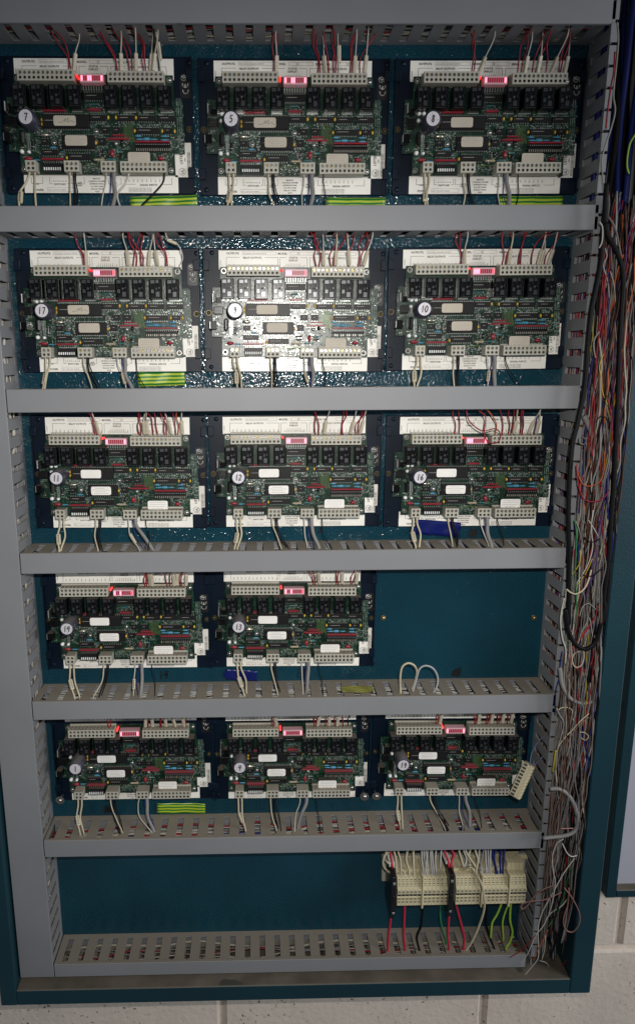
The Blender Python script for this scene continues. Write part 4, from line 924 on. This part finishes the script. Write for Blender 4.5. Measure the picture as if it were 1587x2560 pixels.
for (ua, ub, n, hi) in ((228, 445, 6, 0), (462, 690, 6, 0), (755, 972, 6, 0), (1000, 1220, 6, 0), (1238, 1385, 4, 1)):
    a0, a1 = xz(ua), xz(ub); p_ = (a1-a0)/n
    for i in range(n):
        o = bpy.data.objects.new('terminal_block', bm2 if hi else bm_); C.objects.link(o); o.parent = tb; o.location = (a0+i*p_-tb.location.x, 0, 0); o.scale = (p_/.00585*.99, 1, 1)
for u in (447, 980, 1226):
    a0 = xz(u); t = MB(); t.box(a0, a0+.0022, -.0096, YT-.0022, fzb-.004, fzt+.003, 'cream', c=.0004); part(t, 'divider_plate', tb)
for (ua, va, vb) in ((180, 345, 735), (700, 320, 718)):
    p0 = inv(*Z8(ua, va), -.056); p1 = inv(*Z8(ua+48, vb), -.056); t = MB()
    t.box(p0[0], p0[0]+.0072, -.0096, -.0555, p1[1]+.006, p0[1], 'blackplastic', c=.001); t.box(p0[0]+.001, p0[0]+.0062, -.020, -.050, p1[1], p1[1]+.006, 'blackplastic', c=.0008)
    t.box(p0[0]+.0018, p0[0]+.0054, -.0553, -.0562, p0[1]-.012, p0[1]-.008, 'silver', c=.0004); t.box(p0[0]+.0018, p0[0]+.0054, -.0553, -.0562, p1[1]+.011, p1[1]+.014, 'silver', c=.0004)
    t.box(p0[0]+.0020, p0[0]+.0052, -.0554, -.0565, p1[1]+.028, p1[1]+.040, 'chip', c=.0004)
    part(t, 'fuse_holder', tb)
    t = MB(); t.box(p0[0]+.000, p0[0]+.0076, -.012, -.034, fzt+.002, fzt+.016, 'white', c=.0008); part(t, 'end_connector', tb)
def W8(pts): return [Z8(*p) for p in pts]
TOPW = [('cream', .0015, [(170, 85), (110, 150), (105, 240), (180, 310), (300, 325)]), ('cream', .0014, [(130, 85), (118, 180), (200, 245), (280, 280), (300, 345)]), ('crimson', .0016, [(166, 85), (170, 150), (182, 240)]),
        ('cream', .0014, [(195, 85), (212, 170), (218, 290)]), ('cream', .0013, [(230, 85), (255, 190), (260, 350)]), ('cream', .0016, [(318, 85), (305, 180), (330, 270), (338, 355)]), ('cream', .0016, [(370, 85), (372, 200), (378, 355)]),
        ('lightgrey', .0011, [(445, 85), (450, 200), (465, 345)]), ('lightgrey', .0011, [(462, 85), (475, 210), (500, 350)]), ('lightgrey', .0012, [(480, 85), (495, 220), (500, 350)]), ('lightgrey', .0011, [(500, 85), (490, 180), (470, 345)]),
        ('lightgrey', .0013, [(524, 85), (530, 220), (545, 350)]), ('lightgrey', .0011, [(540, 85), (545, 200), (560, 345)]), ('lightgrey', .0012, [(575, 85), (568, 190), (578, 350)]), ('lightgrey', .0012, [(622, 85), (615, 200), (615, 345)]),
        ('crimson', .0017, [(650, 80), (660, 130), (685, 190), (690, 240)]), ('crimson', .0017, [(712, 80), (735, 130), (715, 195), (712, 240)]),
        ('cream', .0013, [(780, 80), (795, 150), (820, 235)]), ('lightgrey', .0013, [(820, 80), (848, 170), (832, 240)]), ('cream', .0015, [(838, 80), (875, 160), (925, 235)]), ('cream', .0015, [(882, 80), (868, 160), (890, 240), (918, 285)]),
        ('cream', .0015, [(925, 80), (952, 180), (940, 260), (935, 335)]), ('cream', .0012, [(760, 345), (790, 280), (830, 240), (880, 228)]), ('cream', .0012, [(825, 345), (850, 300), (900, 285), (950, 310), (975, 370)]), ('cream', .0012, [(790, 345), (830, 270), (880, 250)]),
        ('lightgrey', .0012, [(965, 80), (962, 180), (985, 260), (990, 340)]), ('grey', .0010, [(1005, 80), (980, 200), (965, 330)]), ('lightgrey', .0013, [(1020, 80), (1022, 200), (1030, 340)]), ('lightgrey', .0010, [(1042, 80), (1045, 200), (1050, 340)]), ('lightgrey', .0013, [(1065, 80), (1062, 200), (1066, 340)]),
        ('blue', .0016, [(1080, 75), (1090, 170), (1110, 250), (1112, 340)]), ('blue', .0012, [(1115, 75), (1100, 180), (1135, 340)]), ('blue', .0014, [(1160, 75), (1152, 200), (1155, 340)]), ('blue', .0015, [(1192, 75), (1180, 200), (1172, 335)])]
cnt = {}; tot = {}
for c, _, _ in TOPW: tot[c] = tot.get(c, 0)+1
NM = {'crimson': 'red', 'lightgrey': 'light grey', 'yg': 'yellow green'}
for c, r_, p in TOPW:
    cnt[c] = cnt.get(c, 0)+1; P_ = [P3(u, v, -.028+(-.012)*i/(len(p)-1)) for i, (u, v) in enumerate(W8(p))]
    P_ = [Vector((P_[0].x, -.026, DU[5][2]+.008))]+P_ if p[0][1] < 100 else P_
    e = P_[-1].copy(); e.z -= .006; e.y += .006; P_.append(e)
    no = ORD[cnt[c]-1] if cnt[c] <= 16 else 'last'
    s = f'{no} {NM.get(c, c)} wire from left entering the top of the terminal blocks' if tot[c] > 1 else f'thin dark {NM.get(c, c)} wire entering the top of the terminal blocks'
    wire(P_, r_, c, s, 'wires entering the terminal blocks from above', n=7)
BOTW = [('crimson', .0016, [(165, 735), (150, 850), (138, 1012)], 'red wire below the left black fuse holder'), ('crimson', .0017, [(293, 590), (288, 750), (285, 880), (300, 1025)], 'red wire dropping straight from the leftmost cream terminal blocks'),
        ('black', .0016, [(455, 610), (442, 770), (402, 880), (430, 1015)], 'black wire dropping from between the first two groups of terminal blocks'), ('green', .0012, [(615, 590), (612, 680), (628, 790), (665, 900)], 'thin green wire beside the right black fuse holder'),
        ('crimson', .0016, [(690, 715), (682, 850), (690, 960)], 'red wire below the right black fuse holder'), ('crimson', .0017, [(755, 590), (795, 740), (828, 880), (820, 990)], 'red wire curving right from beside the right black fuse holder'),
        ('cream', .0016, [(900, 300), (960, 350), (1003, 470), (1008, 620), (960, 780), (890, 930), (830, 1015)], 'cream wire running down over the front of the terminal blocks'), ('black', .0014, [(1035, 600), (1030, 760), (1060, 880), (1105, 1000)], 'dark wire dropping under the fourth group of terminal blocks'),
        ('yg', .0014, [(1160, 585), (1125, 670), (1080, 750), (1070, 840)], 'yellow green wire curving left from the terminal blocks'), ('yg', .0012, [(1222, 590), (1185, 690), (1172, 770), (1180, 870)], 'short middle yellow green wire hanging from the terminal blocks'),
        ('yg', .0016, [(1248, 578), (1240, 720), (1262, 830), (1240, 920), (1205, 970)], 'longest yellow green wire at the right of the terminal blocks')]
for c, r_, p, lab in BOTW:
    ys0 = -.060 if len(p) == 7 else -.034
    P_ = [P3(u, v, ys0+(-.042-ys0)*i/(len(p)-1)) for i, (u, v) in enumerate(W8(p))]
    a = P_[0].copy(); a.z += .004; e = P_[-1].copy(); e.z -= .008
    if c == 'cream': P_ = [P3(*Z8(u, v), y) for (u, v), y in zip(p, (-.036, -.048, -.0535, -.0525, -.045, -.043, -.042))]; P_.append(e)
    else: P_ = [a]+P_+[e]
    wire(P_, r_, c, lab, 'wires leaving the terminal blocks below', n=8)

# ------------------------------------------------------------------ wires packed in the ducts, seen through the slots
def tint(q, table):
    s = sum(w_ for _, w_ in table); a = q.uniform(0, s)
    for c, w_ in table:
        a -= w_
        if a <= 0: return 'w_'+c
    return 'w_'+table[-1][0]
for i, (nm, zt, zb) in enumerate(DU):
    q = random.Random(40+i); t = MB(); dens = [14, 16, 16, 16, 16, 18, 7][i]
    for j in range(dens):
        zb0 = q.uniform(zb+.004, zt-.008 if i < 6 else zb+.009); y0 = q.uniform(-.008, -.044); r_ = q.choice((.0009, .0011, .0014, .0019)); P_ = []
        for s in range(15):
            P_.append((XL+.006+s*(XR-XL-.014)/14, min(max(y0+q.uniform(-.008, .008), -.049), -.004), min(max(zb0+q.uniform(-.004, .004), zb+.004), zt-.005)))
        t.tube(P_, r_, tint(q, [('white', 4), ('lightgrey', 4), ('grey', 4), ('red', 2.2), ('black', 1.5), ('clear', 2), ('blue', 0 if i == 6 else .3), ('yg', .12 if i == 6 else 0)]), n=5, smooth_steps=3)
    o = t.build('duct_wires'); tag(o, f'wires packed inside the {"topmost" if i == 0 else "lowest" if i == 6 else ORD[i]+" lower"} horizontal duct', 'wire bundle', kind='stuff')
t = MB(); q = random.Random(77)
for j in range(22):
    x0 = q.uniform(0, .032); y0 = q.uniform(-.008, -.046)
    P_ = [(min(max(x0+q.uniform(-.006, .006), .000), .036), min(max(y0+q.uniform(-.008, .008), -.049), -.004), -.82+s*1.4/26) for s in range(27)]
    t.tube(P_, q.choice((.0009, .0012, .0019)), tint(q, [('white', 4), ('lightgrey', 3), ('grey', 4), ('red', 1), ('black', 2), ('yg', .7)]), n=5, smooth_steps=3)
tag(t.build('duct_wires'), 'wires packed inside the tall covered duct at the left', 'wire bundle', kind='stuff')

# the great spill of wires down the right side
t = MB(); q = random.Random(5); NW = 820
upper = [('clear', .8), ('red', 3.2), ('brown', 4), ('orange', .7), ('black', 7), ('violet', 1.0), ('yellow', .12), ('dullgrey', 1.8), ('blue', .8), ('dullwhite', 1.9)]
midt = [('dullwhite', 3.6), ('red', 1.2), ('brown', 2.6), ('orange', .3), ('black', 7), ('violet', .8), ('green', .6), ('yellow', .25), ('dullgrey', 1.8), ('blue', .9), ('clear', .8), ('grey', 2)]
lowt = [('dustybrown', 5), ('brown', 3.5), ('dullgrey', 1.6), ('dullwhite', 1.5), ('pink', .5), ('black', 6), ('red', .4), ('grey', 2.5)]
def lane(z, f):
    xa, xb = (XR+.006, IX1-.003)
    if z < -.62: xb = IX1-.003-(min(-.62-z, .2))*.06; xa = XR+.006+(min(-.62-z, .2))*.03
    return xa+(xb-xa)*f
for j in range(NW):
    kind = q.random()
    if kind < .45: za, zb_, tb_ = q.uniform(.10, .20), q.uniform(-.42, -.05), upper
    elif kind < .67: za, zb_, tb_ = q.uniform(-.05, .12), q.uniform(-.58, -.35), midt
    else: za, zb_, tb_ = q.uniform(-.42, -.30), q.uniform(-.82, -.60), lowt
    n = max(6, int((za-zb_)/.022)); f0 = q.random(); y0 = -.004-.066*q.random()**.8; ph = q.uniform(0, 6.3); am = q.uniform(.04, .22); P_ = []; fr = q.uniform(8, 22)
    for s in range(n+1):
        z = za+(zb_-za)*s/n; f = f0+am*math.sin(z*fr+ph)+q.uniform(-.05, .05); f = min(max(f, 0), 1)
        P_.append((lane(z, f), y0+.008*math.sin(z*fr*.8+ph*2)+q.uniform(-.0015, .0015), z+q.uniform(-.004, .004)))
    t.tube(P_, q.choice((.0004, .0005, .0006, .0007, .0007, .0009, .0011)), tint(q, tb_), n=5, smooth_steps=4)
o = t.build('wire_bundle'); tag(o, 'dense tangle of thin red, white and brown wires spilling down the right side', 'wire bundle', kind='stuff')
# upper part: blue and black cables
for j in range(9):
    f = (j+.6)/9.5; x0 = XR+.010+f*.050; P_ = [(x0+.012*math.sin(j*2.3+s*.8)*.35, -.018-.035*((j*5) % 9)/9+.003*math.sin(s*1.7+j), .60-s*(.60-.165)/8) for s in range(9)]
    c = ('blue', 'black', 'blue', 'blue', 'black', 'blue', 'grey', 'blue', 'black')[j]
    wire(P_, .0032, c, f'{ORD[j]} thick {c} cable from left in the dark upper right corner', 'thick cables in the upper right corner', name='cable', n=10, cat='cable')

def S(o0, o1, k, pts): return [(o0+x/k, o1+y/k) for x, y in pts]
zA = lambda p: S(1380, 0, 4.69, p); zB = lambda p: S(1380, 500, 4.69, p); zC = lambda p: S(1340, 1000, 4.357, p); zD = lambda p: S(1320, 1500, 4.357, p); zE = lambda p: S(1270, 2000, 4.357, p)
yf = -.077
pxwire(zB([(640, -200), (625, 0), (615, 250), (590, 420), (575, 700), (520, 1000), (460, 1300), (420, 1700), (380, 2200)])+zC([(450, 250), (392, 500), (362, 900), (350, 1300), (362, 1700), (355, 2100), (352, 2439)])+zD([(405, 100), (418, 230), (445, 360), (505, 470), (600, 532), (680, 512), (742, 440), (790, 260), (830, 80)])
       + zC([(735, 2150), (790, 1700), (815, 1300), (848, 900), (868, 500), (885, 100)])+zB([(805, 1450), (835, 900), (765, 620), (660, 420), (630, 260)]), -.074, -.076, .0028, 'black', 'thick black cable making a long U loop down the right side', name='cable', n=10, cat='cable')
pxwire(zC([(880, -100), (882, 150), (862, 500), (845, 800), (820, 1150), (835, 1450), (808, 1700), (795, 1950), (770, 2200), (740, 2439)]), -.070, -.070, .0022, 'black', 'slim black cable beside the right cabinet wall', name='cable', n=8, cat='cable')
pxwire(zC([(525, 170), (600, 340), (650, 600), (655, 850), (680, 1200), (722, 1500), (730, 1700), (690, 1850), (640, 2200), (600, 2439)])+zD([(560, 500), (575, 800), (535, 1100), (500, 1350)]), -.066, -.060, .0033, 'grey', 'thick grey cable running down the middle of the wire tangle', name='cable', n=10, cat='cable')
pxwire(zD([(345, 740), (370, 920), (430, 1040), (500, 1100), (590, 1128), (690, 1110)]), -.078, -.068, .0024, 'grey', 'grey cable curving right beside the fourth horizontal duct', name='cable', n=10, cat='cable')
pxwire(zD([(235, 2060), (340, 2062), (430, 2120), (500, 2230), (535, 2350)])+zE([(752, 130), (762, 260), (705, 355), (600, 395), (480, 408), (380, 420)]), -.072, -.074, .0026, 'grey', 'grey cable bulging out beside the duct below the bottom row', name='cable', n=10, cat='cable')
SINGLE = [
 ('crimson', .0009, zD([(760, 130), (650, 300), (540, 450), (470, 580), (475, 690), (560, 768), (650, 748), (700, 650), (712, 540)]), 'bright red wire loop just below the black cable loop'),
 ('red', .0010, zD([(765, 60), (720, 200), (640, 330), (560, 440)]), 'dark red wire crossing inside the black cable loop'),
 ('cream', .0010, zD([(600, 500), (605, 640), (570, 720), (510, 730), (480, 660), (500, 590), (560, 560)]), 'cream wire curl inside the bright red loop'),
 ('orange', .0008, zC([(745, 560), (738, 760), (690, 890), (600, 935), (520, 925), (470, 850), (440, 740)]), 'orange wire loop level with the third row of boards'),
 ('red', .0009, zC([(440, 700), (455, 900), (500, 1050), (560, 1100), (650, 1105), (740, 1060), (800, 980)]), 'red wire sagging across the tangle beside the third row'),
 ('orange', .0008, zC([(600, 480), (608, 600), (560, 740), (500, 860), (480, 1000), (540, 1200), (575, 1290)]), 'orange wire snaking beside the third row right board'),
 ('red', .0009, zC([(770, -50), (815, 150), (825, 350), (810, 560), (770, 700)]), 'red wire along the right of the tangle beside the second row'),
 ('yellow', .0007, zC([(740, 0), (790, 140), (815, 240)]), 'short yellow wire in the tangle beside the second duct'),
 ('yellow', .0008, zB([(600, 1800), (555, 1950), (575, 2080), (590, 2250), (650, 2400)]), 'yellow wire in the tangle beside the second row right board'),
 ('yellow', .0007, zC([(800, 500), (770, 640), (745, 800), (720, 950)]), 'yellow wire beside the orange loop'),
 ('white', .0011, zD([(392, -20), (360, 140), (352, 250), (372, 420), (408, 540), (405, 700)]), 'white wire hugging the open duct beside the empty panel space'),
 ('white', .0011, zC([(325, 2060), (318, 2180), (290, 2300), (268, 2439)]), 'white wire crossing the open duct fingers above the empty panel space'),
 ('cream', .0014, zC([(330, 2062), (380, 2100), (440, 2112), (520, 2060), (570, 1960), (600, 1850)]), 'cream wire curving across the tangle below the third duct'),
 ('white', .0008, zC([(570, 1310), (640, 1420), (680, 1500)]), 'short white wire crossing the tangle beside the third duct'),
 ('white', .0009, zC([(435, 1320), (480, 1460), (490, 1600), (470, 1750)]), 'white wire beside the left black cable'),
 ('white', .0008, zC([(620, 1200), (600, 1400), (615, 1600), (560, 1800), (440, 2000)]), 'long white wire slanting left beside the third duct'),
 ('yellow', .0008, zC([(610, 1730), (560, 1850), (500, 1950), (440, 2020)]), 'yellow wire slanting left above the empty panel space'),
 ('yellow', .0007, zC([(480, 1640), (470, 1780), (390, 1910)]), 'short yellow wire near the left black cable'),
 ('white', .0007, zD([(560, 180), (590, 80), (650, 40), (690, 60), (750, 120)]), 'thin white wire arching inside the black cable loop'),
 ('white', .0007, zD([(700, 400), (680, 250), (655, 180)]), 'thin short white wire inside the black cable loop'),
 ('white', .0007, zD([(540, 480), (580, 350), (640, 240), (650, 130)]), 'thin white wire running down to the bottom of the black loop'),
 ('green', .0010, zC([(420, 1300), (440, 1500), (425, 1900), (440, 2200), (420, 2439)]), 'green wire beside the left run of the black cable'),
 ('blue', .0009, zC([(420, 1320), (430, 1450), (460, 1600), (455, 1750)]), 'blue wire beside the left run of the black cable'),
 ('blue', .0009, zD([(370, 560), (350, 700), (340, 850), (300, 1000), (295, 1250)]), 'blue wire along the finger tips beside the fourth duct'),
 ('white', .0008, zD([(310, 1180), (345, 1260), (388, 1340), (360, 1480), (320, 1620), (310, 1760), (300, 1850)]), 'wavy white wire beside the bottom row right board'),
 ('cream', .0009, zD([(330, 1200), (360, 1178), (420, 1172), (475, 1200), (480, 1270), (500, 1330)]), 'cream wire making a small arch beside the fourth duct'),
 ('cream', .0010, zD([(660, 1240), (560, 1330), (480, 1420), (400, 1500), (330, 1600), (310, 1700), (300, 1850), (310, 2000)]), 'cream wire slanting from the cabinet wall beside the bottom row'),
 ('pink', .0009, zD([(660, 1280), (560, 1360), (470, 1480), (420, 1580), (400, 1700), (370, 1900)]), 'pinkish wire slanting from the cabinet wall beside the bottom row'),
 ('cream', .0008, zD([(560, 1440), (620, 1450), (655, 1490), (620, 1530), (570, 1500)]), 'small cream curl beside the bottom row right board'),
 ('yellow', .0016, zD([(300, 1640), (285, 1750), (268, 1880)]), 'fat yellow wire beside the loose connector'),
 ('pink', .0010, zE([(570, 316), (640, 314), (705, 312)]), 'short straight coral wire end beside the fifth duct'),
 ('pink', .0013, zE([(610, 960), (700, 1080), (775, 1240), (770, 1360), (700, 1443), (622, 1412), (602, 1300), (650, 1130), (662, 960)]), 'large teardrop loop of twisted pink wire near the cabinet bottom'),
 ('pink', .0011, zE([(520, 930), (400, 970), (300, 1040), (230, 1130), (170, 1190), (138, 1170), (170, 1128), (250, 1108), (400, 1090), (580, 1010)]), 'pink wire loop reaching left in front of the terminal blocks'),
 ('white', .0010, zE([(720, 640), (600, 810), (490, 1010), (375, 1220), (325, 1400), (330, 1600), (322, 1735), (250, 1830), (180, 1915)]), 'long white wire ending over the front of the lowest duct'),
 ('lightgrey', .0010, zE([(600, 428), (525, 485), (482, 620), (490, 780), (512, 910), (480, 1120), (440, 1250)]), 'light grey wire arching down below the fifth duct'),
 ('white', .0011, zE([(590, 480), (640, 580), (690, 620), (745, 610)]), 'short stiff white wire below the fifth duct'),
 ('green', .0009, zE([(700, 700), (630, 920), (590, 1110), (520, 1260), (430, 1390)]), 'green wire hanging behind the pink teardrop loop'),
 ('white', .0009, zE([(660, 1060), (580, 1160), (450, 1250), (380, 1380), (300, 1480), (240, 1620), (200, 1700), (130, 1800)]), 'white wire slanting left to the end of the lowest duct'),
 ('red', .0008, zE([(300, 1480), (200, 1590), (110, 1665), (18, 1720)]), 'thin red wire pointing left over the lowest duct'),
 ('red', .0009, zE([(645, 1720), (600, 1800), (510, 1885)]), 'short red wire lying on the cabinet bottom at the right'),
 ('orange', .0008, zE([(430, 1420), (350, 1590), (300, 1680), (270, 1755)]), 'orange wire end hanging over the end of the lowest duct'),
 ('cream', .0008, zE([(405, 1480), (395, 1640), (365, 1745)]), 'short cream wire end hanging right of the orange one'),
 ('grey', .0014, zE([(340, 1755), (420, 1785), (465, 1880)]), 'grey wire stub resting on the cabinet bottom'),
 ('white', .0012, zA([(760, 250), (775, 450), (752, 750), (718, 1100), (738, 1290), (690, 1500), (592, 1810), (588, 2000), (610, 2300), (620, 2439)]), 'long white wire hanging in front of the blue cables at top right'),
 ('red', .0012, zA([(735, 600), (720, 850), (690, 1000), (655, 1250), (630, 1500)]), 'dark red wire beside the duct fingers at top right'),
 ('yg', .0012, zA([(980, 1560), (930, 1640), (905, 1700), (880, 1850), (880, 1960), (900, 2030)]), 'yellow green wire curl at the top right edge'),
 ('lightgrey', .0013, zB([(930, 740), (895, 900), (850, 1080), (895, 1270), (880, 1420), (842, 1560)]), 'grey wire bowing out over the right cabinet wall'),
 ('white', .0010, zB([(620, 560), (640, 660), (600, 770), (650, 950), (670, 1150)]), 'white zigzag wire beside the black cable at the second row'),
 ('white', .0009, zB([(680, 830), (725, 1000), (740, 1200), (735, 1400), (755, 1650)]), 'white wire in the tangle beside the second row right board'),
 ('lightgrey', .0012, zB([(660, 190), (740, 330), (790, 550), (820, 740)]), 'light grey wire slanting right above the black cable fork'),
 ('white', .0009, zB([(555, 250), (590, 320), (585, 480), (550, 560)]), 'short white wire between duct end and black cable'),
 ('white', .0009, zB([(550, 1540), (490, 1650), (495, 1780), (510, 1850)]), 'short bent white wire beside the second row right board'),
 ('lightgrey', .0014, zC([(470, 410), (478, 470), (530, 478), (545, 430), (500, 402)]), 'small grey ring of wire beside the third row right board'),
 ('black', .0010, zC([(650, 240), (690, 185), (740, 180), (790, 230)]), 'black tie arching over the tangle below the second duct'),
 ('black', .0010, zC([(520, 1490), (570, 1540), (630, 1545), (690, 1510)]), 'black tie sagging across the tangle near the third duct'),
 ('black', .0010, zC([(520, 1910), (590, 1920), (650, 1890), (720, 1830)]), 'black tie sagging across the tangle above the empty bay'),
 ('bluegrey', .0005, S(930, 2100, 3.6, [(1380, 80), (1290, 140), (1200, 195), (1180, 230)]), 'thin blue wire slanting above the right end of the terminal blocks'),
]
for c, r_, pts, lab in SINGLE:
    y = yf if 'behind' not in lab else -.07
    y += random.Random(len(lab)).uniform(-.004, .006)
    if 'terminal blocks' in lab and 'thin blue' in lab: y = -.02
    if 'resting on' in lab or 'lying on' in lab: y = -.05
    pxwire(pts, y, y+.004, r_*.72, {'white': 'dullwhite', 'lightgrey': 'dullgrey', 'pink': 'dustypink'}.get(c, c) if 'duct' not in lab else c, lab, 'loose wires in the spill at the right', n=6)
